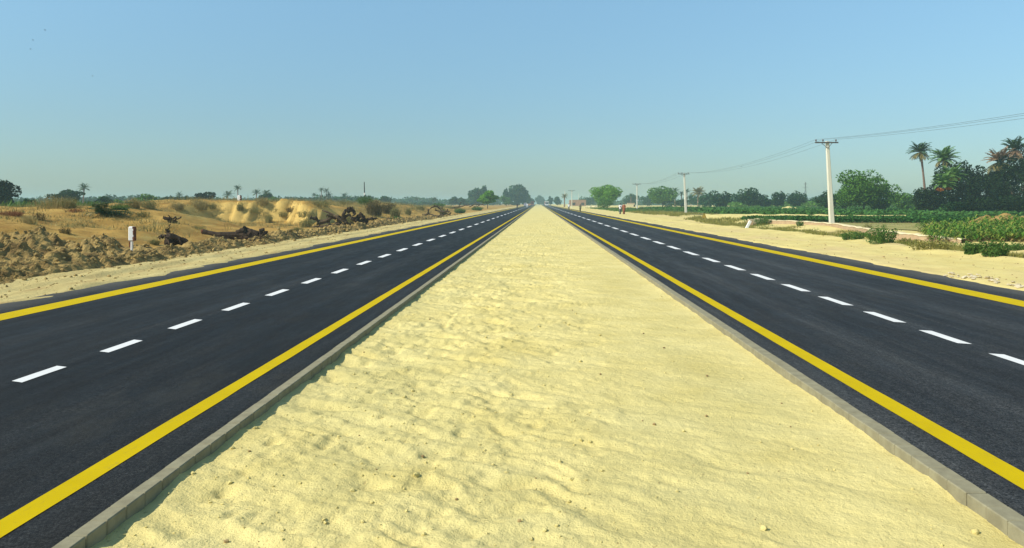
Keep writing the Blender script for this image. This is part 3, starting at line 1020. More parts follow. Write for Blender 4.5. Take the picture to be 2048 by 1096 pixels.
# --- palms
def frond_geo(rng, L, rise, sweep, nl, lw, curl=1.0):
    """one feather frond along +X from the origin: rachis and two rows of leaflets"""
    m = nl
    s = np.linspace(0, 1, m + 1)
    ang = rise - curl * s * s * 1.25
    dx = np.cos(ang) * L / m; dz = np.sin(ang) * L / m
    x = np.concatenate([[0], np.cumsum(dx[:-1])]); z = np.concatenate([[0], np.cumsum(dz[:-1])])
    y = sweep * s * s * L
    P = np.stack([x, y, z], 1)
    vs = []; qs = []
    th = 0.055 * L / 3
    V = np.stack([P + np.array([0, -th, 0]) * (1 - s)[:, None], P + np.array([0, th, 0]) * (1 - s)[:, None]], 1).reshape(-1, 3)
    k = np.arange(m)[:, None] * 2
    vs.append(V); qs.append(k + np.array([[0, 1, 3, 2]])); o = len(V)
    for sd in (-1, 1):
        i = np.arange(1, m)
        ll = L * 0.24 * np.sin(pi * (0.12 + 0.83 * s[i])) * rng.uniform(0.8, 1.15, m - 1)
        b = P[i]; t = np.stack([np.cos(ang[i]), 0 * i, np.sin(ang[i])], 1)
        out = np.array([0, sd, 0.0]) * 0.80 + t * 0.55 + np.array([0, 0, -0.28])
        out /= np.linalg.norm(out, axis=1)[:, None]
        tip = b + out * ll[:, None]
        wv = t * lw * 0.5
        midp = b + out * ll[:, None] * 0.5 + np.array([0, 0, 0.04 * L / 3])
        V = np.stack([b - wv * 0.4, midp - wv, tip, midp + wv], 1).reshape(-1, 3)
        vs.append(V); qs.append(np.arange(len(V)).reshape(-1, 4) + o); o += len(V)
    return np.concatenate(vs), np.concatenate(qs)


def palm(label, loc, height, crown_r, seed, nfr=26, nl=13, trunk_mat='palm_trunk', leafm='frond', dry=0, drymat='frond_dry', dates=None, lean=(0, 0), parts=True, group=None, trunk_r=0.2, base_z=0.0, upright=0.0):
    rng = np.random.default_rng(abs(int(seed)))
    t = thing('palm_tree', label, 'palm tree', loc, 0, group)
    top = np.array([lean[0], lean[1], height])
    mb = MB()
    ns = 9 if parts else 4
    zs = np.linspace(-0.4, 1, ns)
    pts = [(lean[0] * max(0, s) ** 1.6, lean[1] * max(0, s) ** 1.6, height * s if s > 0 else -0.4) for s in zs]
    rad = [trunk_r * (1.25 if s <= 0 else 1.0 - 0.2 * s) * (1 + (0.10 if k % 2 else -0.06)) for k, s in enumerate(zs)]
    rad[-1] = trunk_r * 1.15
    mb.tube(pts, rad, 8 if parts else 5)
    mb.build('trunk', M[trunk_mat], t, True)
    allf = MB()
    for k in range(nfr):
        az = k * 2.39996 + rng.uniform(-.2, .2)
        f = k / max(1, nfr - 1)
        rise = 1.30 - 1.55 * f ** 0.9 + rng.uniform(-.12, .12) + upright * (1 - f)
        isdry = f > 1 - dry
        if isdry: rise -= 0.35
        Lf = crown_r * rng.uniform(0.95, 1.2) * (1.0 if f < 0.9 else 0.85)
        V, Q = frond_geo(rng, Lf, rise, rng.uniform(-.12, .12), nl, 0.24 * crown_r / 2.2 if parts else 0.42 * crown_r / 2.2, 1.0 + 0.35 * rng.uniform(-1, 1))
        c, s = cos(az), sin(az)
        V = np.stack([V[:, 0] * c - V[:, 1] * s, V[:, 0] * s + V[:, 1] * c, V[:, 2]], 1) + top
        if parts:
            o = link('frond', mesh_np('frond', V, Q), M[drymat if isdry else leafm], t)
            if isdry: o['label'] = 'dry hanging frond'
        else:
            allf.add(V, Q)
    if not parts:
        allf.build('crown', M[leafm], t)
    if dates:
        for (dx, dz, w_, h_) in dates:
            n = 260
            P = rng.normal(size=(n, 3)); P /= np.linalg.norm(P, axis=1)[:, None]
            P = P * np.array([w_ / 2, w_ / 2.5, h_ / 2]) * rng.uniform(0.5, 1, n)[:, None] + top + np.array([dx, -0.25, dz])
            V, Q = leaves(P, 0.13, rng, 0.8, 0)
            b = link('date_bunch', mesh_np('date_bunch', V, Q), M['dates'], t)
            b['label'] = 'orange hanging date bunch'
    return t

# ------------------------------------------------------------------ right side: poles and wires
def pole(label, base, height, arm, lean, wbase, wtop, armz=0.12, group='concrete power poles along the right verge'):
    t = thing('utility_pole', label, 'power pole', base, 0, group)
    lx = lean
    mb = MB()
    n0 = wbase / 2; n1 = wtop / 2
    seg = 6
    V = []
    for s in range(seg + 1):
        f = s / seg
        k = n0 * (1 - f) + n1 * f
        ch = k * 0.75
        for (a, b) in ((-ch, -k), (ch, -k), (k, -ch), (k, ch), (ch, k), (-ch, k), (-k, ch), (-k, -ch)):
            V.append((a + lx * f, b * 0.8, -0.4 + (height + 0.4) * f))
    mb.add(V, [(s * 8 + q, s * 8 + (q + 1) % 8, s * 8 + 8 + (q + 1) % 8, s * 8 + 8 + q) for s in range(seg) for q in range(8)])
    mb.add(V[-8:-4], [(0, 1, 2, 3)]); mb.add([V[-8], V[-5], V[-4], V[-1]], [(0, 1, 2, 3)])
    mb.build('shaft', M['concrete'], t)
    if arm:
        mb = MB()
        mb.box((lx - 0.1, -0.14, height - armz), (arm, 0.09, 0.10))
        mb.tube([(lx - arm * 0.3, -0.14, height - armz), (lx, -0.14, height - armz - 0.45)], 0.022, 5)
        mb.tube([(lx + arm * 0.2, -0.14, height - armz), (lx, -0.14, height - armz - 0.45)], 0.022, 5)
        mb.build('crossarm', M['steel'], t)
        for k in (-0.46, -0.16, 0.40):
            ins = MB()
            x = lx - 0.1 + arm * k
            ins.tube([(x, -0.14, height - armz + 0.05), (x, -0.14, height - armz + 0.12), (x, -0.14, height - armz + 0.15), (x, -0.14, height - armz + 0.22), (x, -0.14, height - armz + 0.25)], [0.03, 0.03, 0.065, 0.06, 0.03], 8)
            ins.build('insulator', M['porcelain'], t)
    return t


def wire(label, a, b, sag, group, r=0.0075):
    n = 18
    s = np.linspace(0, 1, n)
    P = np.array(a)[None] * (1 - s)[:, None] + np.array(b)[None] * s[:, None]
    P[:, 2] -= sag * 4 * s * (1 - s)
    mb = MB(); mb.tube(P, r, 5)
    tag(mb.build('power_line', M['wire']), label, 'wire', group)


PB = [(23.5, 60.0), (24.8, 126.0), (26.0, 198.0)]
ph = [6.75, 6.8, 6.9]
pz = [gz(*p) for p in PB]
pole('nearest tall concrete power pole with a dark crossarm, leaning left over the mud channel wall', (PB[0][0], PB[0][1], pz[0] - 0.05), ph[0] + 0.05, 1.85, -0.40, 0.40, 0.25)
pole('slim white second power pole with a thin crossarm at the left end of the crop', (PB[1][0], PB[1][1], pz[1]), ph[1], 1.9, -0.33, 0.40, 0.24)
pole('third concrete power pole from the right, standing on bare sand behind the two walking men', (PB[2][0], PB[2][1], pz[2]), ph[2], 2.2, 0.0, 0.36, 0.24)
pole('far power pole with a dark crossarm in front of the brick house', (12.0, 270.0, gz(12.0, 270.0)), 6.4, 2.4, 0.0, 0.34, 0.26)
pole('faint farthest power pole, bare at the top, beside the ragged palm', (13.0, 370.0, gz(13, 370)), 7.9, 0, 0.0, 0.36, 0.28)
pole('short pale post rising behind the roof of the brick house', (29.0, 540.0, gz(29, 540) - .3), 8.9, 0, 0.0, 0.35, 0.3, group='concrete power poles along the right verge')
for k, xo in enumerate((-0.46, -0.16, 0.40)):
    wn = ('left', 'middle', 'right')[k]
    def tip(i):
        x, y = PB[i]
        arm = (1.85, 1.9, 2.2)[i]; lx = (-0.40, -0.33, 0.0)[i]
        return (x + lx - 0.1 + arm * xo, y - 0.14, pz[i] + ph[i] + 0.13)
    p0 = tip(0)
    wire('thin overhead wire from the %s insulator of the nearest pole out at upper right' % wn, (22.3 + 1.85 * xo, -8.0, 6.25), p0, 0.82, 'overhead wires right of the nearest pole')
    wire('thin sagging wire from the %s insulator of the nearest pole to the second pole' % wn, p0, tip(1), 0.9, 'overhead wires between the first two poles', 0.008)
    wire('thin wire from the %s insulator of the second pole to the third pole' % wn, tip(1), tip(2), 0.8, 'overhead wires between the second and third poles', 0.012)

# --- birds
def bird(label, loc, span, seed, group='small birds high on the left of the sky'):
    rng = np.random.default_rng(abs(int(seed)))
    mb = MB()
    mb.tube([(-0.0, -0.32 * span, 0), (0, -0.18 * span, 0.01), (0, 0.05 * span, 0), (0, 0.25 * span, 0.0), (0, 0.36 * span, 0)], [0.02 * span, 0.09 * span, 0.10 * span, 0.05 * span, 0.05 * span], 6)
    for s in (-1, 1):
        V = [(0, -0.1 * span, 0.03 * span), (0, 0.12 * span, 0.03 * span), (s * 0.25 * span, 0.08 * span, 0.14 * span), (s * 0.25 * span, -0.10 * span, 0.14 * span), (s * 0.5 * span, -0.08 * span, 0.06 * span)]
        mb.add(V, [(0, 1, 2, 3)]); mb.add(V, [(3, 2, 4)])
    o = mb.build('bird', M['black'])
    o.location = loc; o.rotation_euler = (0.1, 0.25, rng.uniform(-1, 1))
    tag(o, label, 'bird', group)


bird('small dark bird high in the blue at upper left, topmost of the flock', at(90, 60, 70), 0.34, 1)
bird('tiny dark bird just below the topmost one in the upper left sky', at(66, 80, 90), 0.30, 2)
bird('tiny dark bird at the left in the sky, furthest left of the flock', at(61, 98, 92), 0.30, 3)
bird('small dark bird alone in the sky above the lone tall palm', at(185, 152, 75), 0.32, 4)
bird('small dark bird flying under the wires between the first two poles', at(1483, 333, 90), 0.24, 5, None)

# --- mud wall along the water channel
PW = [(21.2, 73.0), (22.4, 66), (23.0, 60), (22.4, 55), (21.5, 50), (20.7, 45), (20.5, 42), (20.9, 39.5), (21.3, 37.5)]
t = thing('mud_wall', 'low mud wall of the water channel running past the foot of the nearest power pole', 'wall', (21.5, 55, 0))
mb = MB(); cp = MB()
ns = 70
tt = np.linspace(0, len(PW) - 1, ns)
PX = np.interp(tt, range(len(PW)), [p[0] for p in PW]); PY = np.interp(tt, range(len(PW)), [p[1] for p in PW])
ztop = np.interp(tt, range(len(PW)), [0.33, 0.30, 0.30, 0.28, 0.25, 0.2, 0.17, 0.12, 0.06]) + 0.035 * vn(tt * 5, tt * 0, 7)
nrm = np.stack([np.gradient(PY), -np.gradient(PX)], 1); nrm /= np.linalg.norm(nrm, axis=1)[:, None]
for (B, off0, off1, z0, z1) in ((mb, 0.24, 0.18, -0.7, -0.05), (cp, 0.21, 0.15, -0.05, 0.0)):
    V = []
    for i in range(ns):
        for (o_, z_) in ((-off0, (ztop[i] + z0) if z0 > -0.5 else z0), (-off1, ztop[i] + z1), (off1, ztop[i] + z1), (off0, (ztop[i] + z0) if z0 > -0.5 else z0)):
            V.append((PX[i] + nrm[i, 0] * o_ - 21.5, PY[i] + nrm[i, 1] * o_ - 55, z_ + 0.02 * vn(i * 0.7 + o_ * 9, o_, 5)))
    B.add(V, [(i * 4 + q, i * 4 + q + 1, i * 4 + 5 + q, i * 4 + 4 + q) for i in range(ns - 1) for q in range(3)])
mb.build('wall_face', M['mud'], t); cp.build('wall_crest', M['mud_pale'], t)

# culvert headwall and leaning white post at its left end
t = thing('culvert_headwall', 'small mud headwall of a culvert half hidden by a bush behind the leaning post', 'culvert', (20.6, 70.5, gz(20.6, 70.5)))
mb = MB(); mb.box((0, 0, 0.18), (1.9, 0.25, 0.75), rz=0.06, taper=0.96); mb.build('front_wall', M['mud_pale'], t)
mb = MB(); mb.box((-0.85, -0.55, 0.12), (0.25, 1.1, 0.62), taper=0.9); mb.build('wing_wall', M['mud'], t)
mb = MB(); mb.box((0.15, -0.13, 0.02), (0.6, 0.06, 0.36)); mb.build('pipe_shade', M['opening_shade'], t)  # solid dark panel on the wall, painted as the shade of a pipe mouth
p = (15.2, 55.0); z = gz(*p)
t = thing('marker_post', 'white painted marker post leaning to the right on the sand of the right verge', 'marker post', (p[0], p[1], z))
mb = MB(); mb.box((0.16, 0, 0.27), (0.19, 0.14, 0.80), rot=Matrix.Rotation(radians(28), 3, 'Y'), bev=0.015); mb.build('post', M['white_wash'], t)

# --- field sheets and crops
def sheet(name, x0, x1, y0, y1, z, mat, jag=0.6, seed=0):
    ys = np.linspace(y0, y1, 24); xs_ = np.linspace(x0, x1, 24)
    X, Y = np.meshgrid(xs_, ys)
    wx = ((X - x0) / (x1 - x0) * 2 - 1); wy = ((Y - y0) / (y1 - y0) * 2 - 1)
    X = X + jag * vn(Y / 2.3, X * 0, seed) * np.abs(wx); Y = Y + jag * vn(X / 2.3, X * 0, seed + 1) * np.abs(wy)
    zz = np.maximum(z_right(X, Y), -0.02) + z
    V = np.stack([X, Y, zz], -1).reshape(-1, 3)
    i = np.arange(23)[:, None] * 24; j = np.arange(23)[None, :]
    return kind(link(name, mesh_np(name, V, np.stack([i + j, i + j + 1, i + 25 + j, i + 24 + j], -1).reshape(-1, 4), True), mat), 'structure')


M['fallow'] = sand_mat('fallow_stubble', (0.27, 0.245, 0.085), (0.36, 0.31, 0.115), (0.16, 0.17, 0.05), (0.18, 0.20, 0.055), 0.8)
M['wet'] = sand_mat('irrigated_soil', (0.20, 0.175, 0.07), (0.27, 0.23, 0.10), (0.12, 0.12, 0.04), (0.10, 0.13, 0.035), 0.8)
sheet('fallow_field', 24.0, 75.0, 44.0, 67.5, 0.05, M['fallow'], 0.5, 3)
sheet('field', 24.5, 130.0, 68.0, 232.0, 0.05, M['wet'], 0.8, 13)


def crop(name, x0, x1, y0, y1, h, dens, ls, mat, seed, xfun=None, row=0.0):
    rng = np.random.default_rng(abs(int(seed)))
    n = int((x1 - x0) * (y1 - y0) * dens)
    X = rng.uniform(x0, x1, n); Y = rng.uniform(y0, y1, n)
    if xfun is not None:
        ok = xfun(X, Y); X, Y = X[ok], Y[ok]
    if row: Y = np.round(Y / row) * row + rng.normal(0, row * 0.16, len(Y))
    hh = h * (1 + 0.22 * fbm(X / 2.2, Y / 2.2, seed, 3) + 0.12 * vn(X / 0.5, Y / 0.5, seed + 3))
    Z = np.array(z_right(X, Y)).clip(-0.05) + hh * rng.uniform(0.05, 1, len(X)) ** 0.6
    V, Q = leaves(np.stack([X, Y, Z], 1), ls, rng, 0.6, 0.8)
    return kind(link(name, mesh_np(name, V, Q), M[mat]), 'stuff')


crop('crop_rows', 21.5, 66.0, 68.5, 80.0, 0.50, 75, 0.26, 'crop', 1, lambda X, Y: X > 21.5 + 0.9 * vn(Y / 2, Y * 0, 3) + 0.10 * np.maximum(0, 76 - Y), 0.8)
crop('crop_rows', 26.0, 110.0, 95.0, 228.0, 0.66, 6.5, 0.55, 'crop_lit', 2, lambda X, Y: X > 26 + 0.02 * Y + 1.0 * vn(Y / 5, Y * 0, 5))  # rear block wears the leaf colour painted as sunlit
# pale bund between the two crops
M['bund'] = plain('bund_soil', (0.52, 0.43, 0.17), (0.62, 0.53, 0.22), 1.2, 0.95, 0.1, (6, 0.5, 0.05))
tt = np.linspace(0, 1, 60)
V = []
for s in tt:
    x = 20.0 + 22.0 * s; y = 90.5 - 4.5 * s
    hgt = 0.50 + 0.07 * vn(s * 22, 0.0, 8) - 0.05 * s * s
    for (dy, z_) in ((-1.3, -0.02), (-0.5, hgt), (0.5, hgt), (1.3, -0.02)):
        V.append((x, y + dy, z_))
mb = MB(); mb.add(V, [(i * 4 + q, i * 4 + 4 + q, i * 4 + 5 + q, i * 4 + q + 1) for i in range(59) for q in range(3)])
tag(mb.build('earth_bund', M['bund'], smooth=True), 'narrow pale earth bund crossing the green crop behind the nearest power pole', 'earth bund')

heap('pale sand heap in the green crop in front of the dark round trees', [(57.5, 172, 1.25, 3.1), (59.0, 172, 0.9, 2.6)], 53.5, 63.5, 169, 175, 0.2, M['bund'], 411, 0, 0.25, 0, 'sand heap', 'sand_heap')
M['straw_heap'] = plain('brown_heap', (0.24, 0.15, 0.05), (0.36, 0.24, 0.085), 2.0, 0.95, 0.1, (7, 0.8, 0.1))
heap('brown earth heap showing above the maize patch in front of the darkest trees', [(31.9, 53, 1.0, 2.4), (33.2, 53.3, 1.22, 2.3), (34.3, 53, 0.95, 2.2)], 29.0, 37.5, 50.5, 56, 0.12, M['straw_heap'], 421, 0, 0.5, 0, 'earth heap', 'earth_heap')


def maize(x0, x1, y0, y1, n, seed):
    rng = np.random.default_rng(abs(int(seed)))
    X = rng.uniform(x0, x1, n); Y = rng.uniform(y0, y1, n)
    ok = (X > 20.4 + 0.55 * np.abs(Y - 38.5) ** 0.9 * (Y > 38.5) + 0.5 * vn(Y, Y * 0, 2) + 0.9 * (38.5 - Y) * (Y < 38.5))
    X, Y = X[ok], Y[ok]; n = len(X)
    hh = (0.42 + 0.50 * sstep(20.5, 30.0, X)) * rng.uniform(0.65, 1.2, n)
    out = {}
    for mat, frac0, frac1, z0, z1, nb in (('maize', 0, 1, 0.25, 1.0, 8), ('maize_dry', 0, 1, 0.0, 0.42, 4)):
        B = np.repeat(np.stack([X, Y, hh * 0], 1), nb, 0); Hh = np.repeat(hh, nb)
        m = len(B)
        B[:, 2] = np.array([gz(a, b) for a, b in zip(X, Y)]).repeat(nb) + Hh * rng.uniform(z0, z1, m)
        a = rng.uniform(0, 2 * pi, m)
        L = rng.uniform(0.28, 0.55, m) * (1.0 if mat == 'maize' else 0.8)
        o = np.stack([np.cos(a), np.sin(a), 0 * a], 1)
        s = np.stack([-np.sin(a), np.cos(a), 0 * a], 1) * rng.uniform(0.03, 0.05, m)[:, None]
        lift = rng.uniform(0.2, 0.9, m) if mat == 'maize' else rng.uniform(-0.5, 0.2, m)
        mid = B + o * L[:, None] * 0.5 + np.stack([0 * a, 0 * a, L * 0.5 * lift], 1)
        tip = B + o * L[:, None] + np.stack([0 * a, 0 * a, L * (0.5 * lift - 0.35)], 1)
        V = np.stack([B - s * 0.6, B + s * 0.6, mid + s, mid - s, tip], 1).reshape(-1, 3)
        k = np.arange(m)[:, None] * 5
        kind(link('maize_patch' if mat == 'maize' else 'withered_maize_leaves', mesh_np('maize', V, [k + np.array([[0, 1, 2, 3]]), k + np.array([[3, 2, 4]])]), M[mat]), 'stuff')
        if mat == 'maize':
            mb_v = np.stack([np.stack([X - .018, Y, hh * 0 - .2], 1), np.stack([X + .018, Y, hh * 0 - .2], 1), np.stack([X, Y, hh * 0.9], 1)], 1).reshape(-1, 3)
            kind(link('maize_stalks', mesh_np('maize_stalks', mb_v, np.arange(len(mb_v)).reshape(-1, 3)), M[mat]), 'stuff')


maize(19.8, 40.0, 34.0, 47.0, 2700, 5)

# --- weeds along the right verge
def strip_points(n, seed, y0, y1, e0, e1, lip=True):
    rng = np.random.default_rng(abs(int(seed)))
    Y = y0 * np.exp(rng.uniform(0, math.log(y1 / y0), n)); E = rng.uniform(e0, e1, n)
    X = X_RE + E
    return np.stack([X, Y, z_right(X, Y)], 1)


P = strip_points(5200, 31, 24, 75, 5.2, 11.2)
mask = (fbm(P[:, 0] / 2.2, P[:, 1] / 5, 33, 3) + 0.10 - 0.12 * (P[:, 0] > 19)) > 0
mask &= P[:, 0] - X_RE > 5.2 - 1.0 * sstep(42, 62, P[:, 1])
grass_stuff('verge_grass', P[mask], 0.24, 'weed_yellow', 41, 8, 0.016, 0.2)
P = strip_points(1400, 32, 20, 70, 5.6, 11.0)
mask = fbm(P[:, 0] / 2.0, P[:, 1] / 4, 36, 3) > 0.12
grass_stuff('verge_weeds', P[mask], 0.20, 'weed_green', 42, 8, 0.02, 0.2)
P = strip_points(4200, 34, 70, 200, 7.5, 17)
mask = fbm(P[:, 0] / 4, P[:, 1] / 14, 37, 3) > -0.05
grass_stuff('verge_grass', P[mask], 0.34, 'weed_yellow', 43, 6, 0.05, 0.5)
grass_stuff('field_stubble', np.stack([RNG.uniform(24.5, 70, 5200), RNG.uniform(45, 67, 5200), np.full(5200, 0.02)], 1), 0.10, 'weed_yellow', 44, 5, 0.02, 0.25)

for (px, py, w_, h_, mat, lab, nl) in (
    (1762, 487, 1.7, 0.82, 'weed_green', 'leafy green bush on the verge below the mud wall, right of the nearest power pole', 1500),
    (1706, 478, 1.5, 0.42, 'weed_green', 'low spreading green bush on the sand edge just right of the nearest pole', 900),
    (1735, 466, 0.8, 0.66, 'dry_green', 'slim upright weed against the mud wall behind the leafy verge bush', 400),
    (1988, 512, 1.15, 0.52, 'weed_green', 'dark green bush on the sand edge in front of the maize, nearest the right border', 1300),
    (1945, 508, 0.75, 0.42, 'weed_green', 'small green bush left of the dark one in front of the maize', 700),
    (1862, 497, 1.9, 0.33, 'weed_yellow', 'yellowish low bush on the sand edge between the leafy bush and the maize', 900),
    (1815, 487, 1.3, 0.30, 'weed_yellow', 'yellow green tuft on the sand edge right of the leafy verge bush', 700),
    (1527, 450, 2.0, 0.85, 'weed_green', 'green bush growing over the culvert behind the leaning white post', 1500),
    (1600, 452, 0.8, 0.5, 'weed_green', 'small dark weed against the mud wall left of the nearest pole', 500),
    (1620, 466, 1.8, 0.26, 'weed_yellow', 'low yellowish weed on the sand below the mud wall left of the nearest pole', 600),
    (1884, 470, 0.8, 0.40, 'weed_green', 'small green weed on the mud wall at the edge of the fallow field', 400),
    (2035, 500, 1.2, 0.35, 'weed_green', 'green weed at the right border in front of the maize', 700)):
    g = ground_at(px, py)
    bush(lab, g, w_, h_, mat, px, 90, nl, 0.085, 'weeds along the right verge', 'bush', 'bush', 0.8)

# ------------------------------------------------------------------ right side: trees
def tr(px, top, Y, wpx, leafm, lab, nleaf=1500, ls=0.5, bole=0.08, seed=None, group=None, shape='round', nlobe=24, base=None, depth=None, name='tree', up=0.4, core=0.72):
    x = xat(px, Y)
    bz = gz(x, Y) if base is None else base
    ztop = H - (top - CY) / F * Y
    hgt = ztop - bz
    return tree(lab, (x, Y, bz), hgt, wpx / F * Y, hgt * bole, leafm, nleaf, ls, seed or px, group, nlobe, shape, depth, name, up=up, core=core)


dg = 'dark trees of the grove at the right border'
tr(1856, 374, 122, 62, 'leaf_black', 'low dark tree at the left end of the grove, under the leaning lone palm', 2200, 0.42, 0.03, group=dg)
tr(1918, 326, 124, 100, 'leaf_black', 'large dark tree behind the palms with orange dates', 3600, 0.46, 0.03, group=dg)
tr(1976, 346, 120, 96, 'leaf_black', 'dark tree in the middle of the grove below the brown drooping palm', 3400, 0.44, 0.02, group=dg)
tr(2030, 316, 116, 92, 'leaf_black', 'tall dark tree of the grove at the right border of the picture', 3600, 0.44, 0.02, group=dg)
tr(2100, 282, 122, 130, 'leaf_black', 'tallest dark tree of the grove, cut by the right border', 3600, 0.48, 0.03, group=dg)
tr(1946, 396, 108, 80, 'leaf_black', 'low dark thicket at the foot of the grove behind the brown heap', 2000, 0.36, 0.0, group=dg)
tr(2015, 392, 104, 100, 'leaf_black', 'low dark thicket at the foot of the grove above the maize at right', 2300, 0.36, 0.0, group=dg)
tr(1908, 404, 106, 44, 'leaf_dark', 'small green bushy tree at the foot of the two date palms', 1100, 0.32, 0.0, group=dg)

palm('tall date palm with a bare leaning reddish trunk, leftmost of the grove palms', (xat(1852, 130), 130, -0.1), 10.8, 2.2, 1, 44, 12, lean=(-0.95, 0), dry=0.28, drymat='frond_olive', group='date palms of the right grove', trunk_r=0.2)
palm('broad light green date palm right beside the tall lone palm', (xat(1888, 126), 126, -0.1), 9.4, 2.5, 2, 46, 12, leafm='frond_light', dry=0.16, drymat='frond_olive', group='date palms of the right grove', trunk_r=0.2)
palm('date palm with orange date bunches, taller right one of the front pair', (xat(1904, 108), 108, 0.0), 5.7, 2.0, 3, 34, 12, 'palm_trunk_pale', 'frond_light', dates=[(-0.45, -0.45, 1.0, 0.5), (0.5, -0.4, 1.05, 0.5)], group='date palms of the right grove', trunk_r=0.17)
palm('shortest date palm with orange date bunches, left one of the front pair', (xat(1888, 103), 103, 0.0), 4.5, 1.8, 4, 32, 12, 'palm_trunk_pale', 'frond_light', dates=[(-0.7, -0.8, 1.15, 0.5), (0.5, -0.65, 1.0, 0.36)], group='date palms of the right grove', trunk_r=0.17, upright=0.2)
palm('brown drooping date palm with dry reddish fronds above the dark grove', (xat(2000, 118), 118, 0), 8.4, 2.6, 5, 40, 12, 'palm_trunk', 'frond_dry', dry=0.35, drymat='frond_olive', group='date palms of the right grove')
palm('tallest date palm of the grove, dark green over reddish dry stalks, near the right border', (xat(2031, 122), 122, 0), 10.5, 2.4, 6, 38, 12, 'palm_trunk', 'frond', dry=0.3, drymat='frond_dry', group='date palms of the right grove', upright=0.15)

tr(1728, 343, 135, 100, 'leaf_mid', 'large round green tree right of the nearest power pole', 5200, 0.46, 0.04, nlobe=36, core=0.5)
tr(1690, 380, 150, 36, 'leaf_dark', 'dark narrow tree just right of the nearest pole, left of the large round tree', 1100, 0.45, 0.05)
tr(1655, 384, 170, 44, 'leaf_dark', 'dark tree standing behind the shaft of the nearest power pole', 1000, 0.5, 0.05)
tr(1766, 372, 140, 44, 'leaf_mid', 'smaller green tree leaning out of the right side of the large round tree', 1300, 0.42, 0.06)
tr(1806, 386, 150, 46, 'leaf_mid', 'low green tree in the gap between the large round tree and the dark grove', 1000, 0.42, 0.03)
og = 'dark round trees along the far edge of the crop'
tr(1442, 382, 225, 38, 'leaf_dark', 'leftmost dark round tree behind the far edge of the crop', 1200, 0.6, 0.04, group=og)
tr(1497, 377, 225, 50, 'leaf_dark', 'widest dark round tree behind the far edge of the crop', 1600, 0.6, 0.04, group=og)
tr(1531, 391, 225, 30, 'leaf_dark', 'low dark tree squeezed between the widest and the twin dark trees', 800, 0.6, 0.02, group=og)
tr(1557, 384, 228, 26, 'leaf_dark', 'left tree of the dark twin pair behind the pale sand heap', 900, 0.6, 0.04, group=og)
tr(1592, 384, 228, 40, 'leaf_dark', 'right tree of the dark twin pair behind the pale sand heap', 1100, 0.6, 0.04, group=og)
tr(1470, 387, 262, 40, 'leaf_haze', 'hazy green tree behind the gap left of the widest dark tree', 600, 0.8, 0.03, group=og)
tr(1413, 385, 262, 36, 'leaf_haze', 'hazy green tree between the single palm and the leftmost dark round tree', 600, 0.8, 0.03, group=og)
tr(1636, 392, 300, 40, 'leaf_haze', 'small hazy tree left of the nearest power pole', 500, 0.9, 0.03, group=og)

tr(1214, 371, 232, 57, 'leaf_bright', 'big bright green tree with a broad crown beside the two walking men', 5600, 0.46, 0.22, nlobe=36, seed=78, core=0.5)
tr(1208, 395, 216, 36, 'leaf_mid', 'green bush hiding the trunk of the big bright tree', 1100, 0.38, 0.0, name='bush')
tr(1325, 375, 280, 54, 'leaf_mid', 'rounded green tree standing on bare sand between the second and third power poles', 4200, 0.7, 0.04, nlobe=34, core=0.5)
tr(1296, 391, 400, 28, 'leaf_haze', 'hazy dark tree right of the third power pole', 600, 1.1, 0.03)
tr(1262, 389, 420, 34, 'leaf_haze', 'hazy tree behind the small mud hut', 600, 1.1, 0.03)
tr(1178, 394, 470, 36, 'leaf_haze', 'hazy bluish tree right behind the brick house', 600, 1.2, 0.03)
tr(1362, 399, 300, 26, 'leaf_dark', 'dark shrub at the foot of the second power pole', 500, 0.7, 0.0)
tr(1400, 391, 330, 60, 'leaf_haze', 'hazy scrub below the single palm right of the second pole', 800, 0.9, 0.0)
tr(1115, 394, 520, 14, 'leaf_haze', 'slim tree beside the far lorry on the right road', 500, 1.3, 0.05, shape='spire')
tr(1101, 394, 560, 10, 'leaf_haze', 'narrow hazy tree nearest the end of the right road', 350, 1.3, 0.05, shape='spire')
for (px, top, Y, r, lab, sd) in ((1350, 378, 300, 1.9, 'thin palm rising just right of the rounded green tree', 31), (1363, 384, 300, 1.5, 'short palm beside the shaft of the second power pole', 32),
                                 (1374, 379, 330, 1.7, 'palm right behind the second power pole', 33), (1396, 382, 290, 3.0, 'single drooping palm right of the second power pole', 34),
                                 (1262, 388, 380, 1.9, 'small hazy palm above the mud hut', 35), (1382, 388, 380, 1.6, 'tiny palm between the second pole and the single drooping palm', 36)):
    x = xat(px, Y); z = gz(x, Y); top_z = H - (top + 4 - CY) / F * Y
    palm(lab, (x, Y, z), top_z - z, r, sd, 40 if px == 1396 else 20, 8, leafm='frond_olive' if px == 1396 else 'frond', parts=False, group='far palms behind the right verge', dry=0, trunk_r=0.3 if px == 1396 else 0.2)
palm('ragged brownish palm on the sand left of the brick house', (xat(1129, 330), 330, gz(xat(1129, 330), 330)), 4.6, 1.9, 37, 18, 8, leafm='frond_olive', parts=False, trunk_r=0.3)

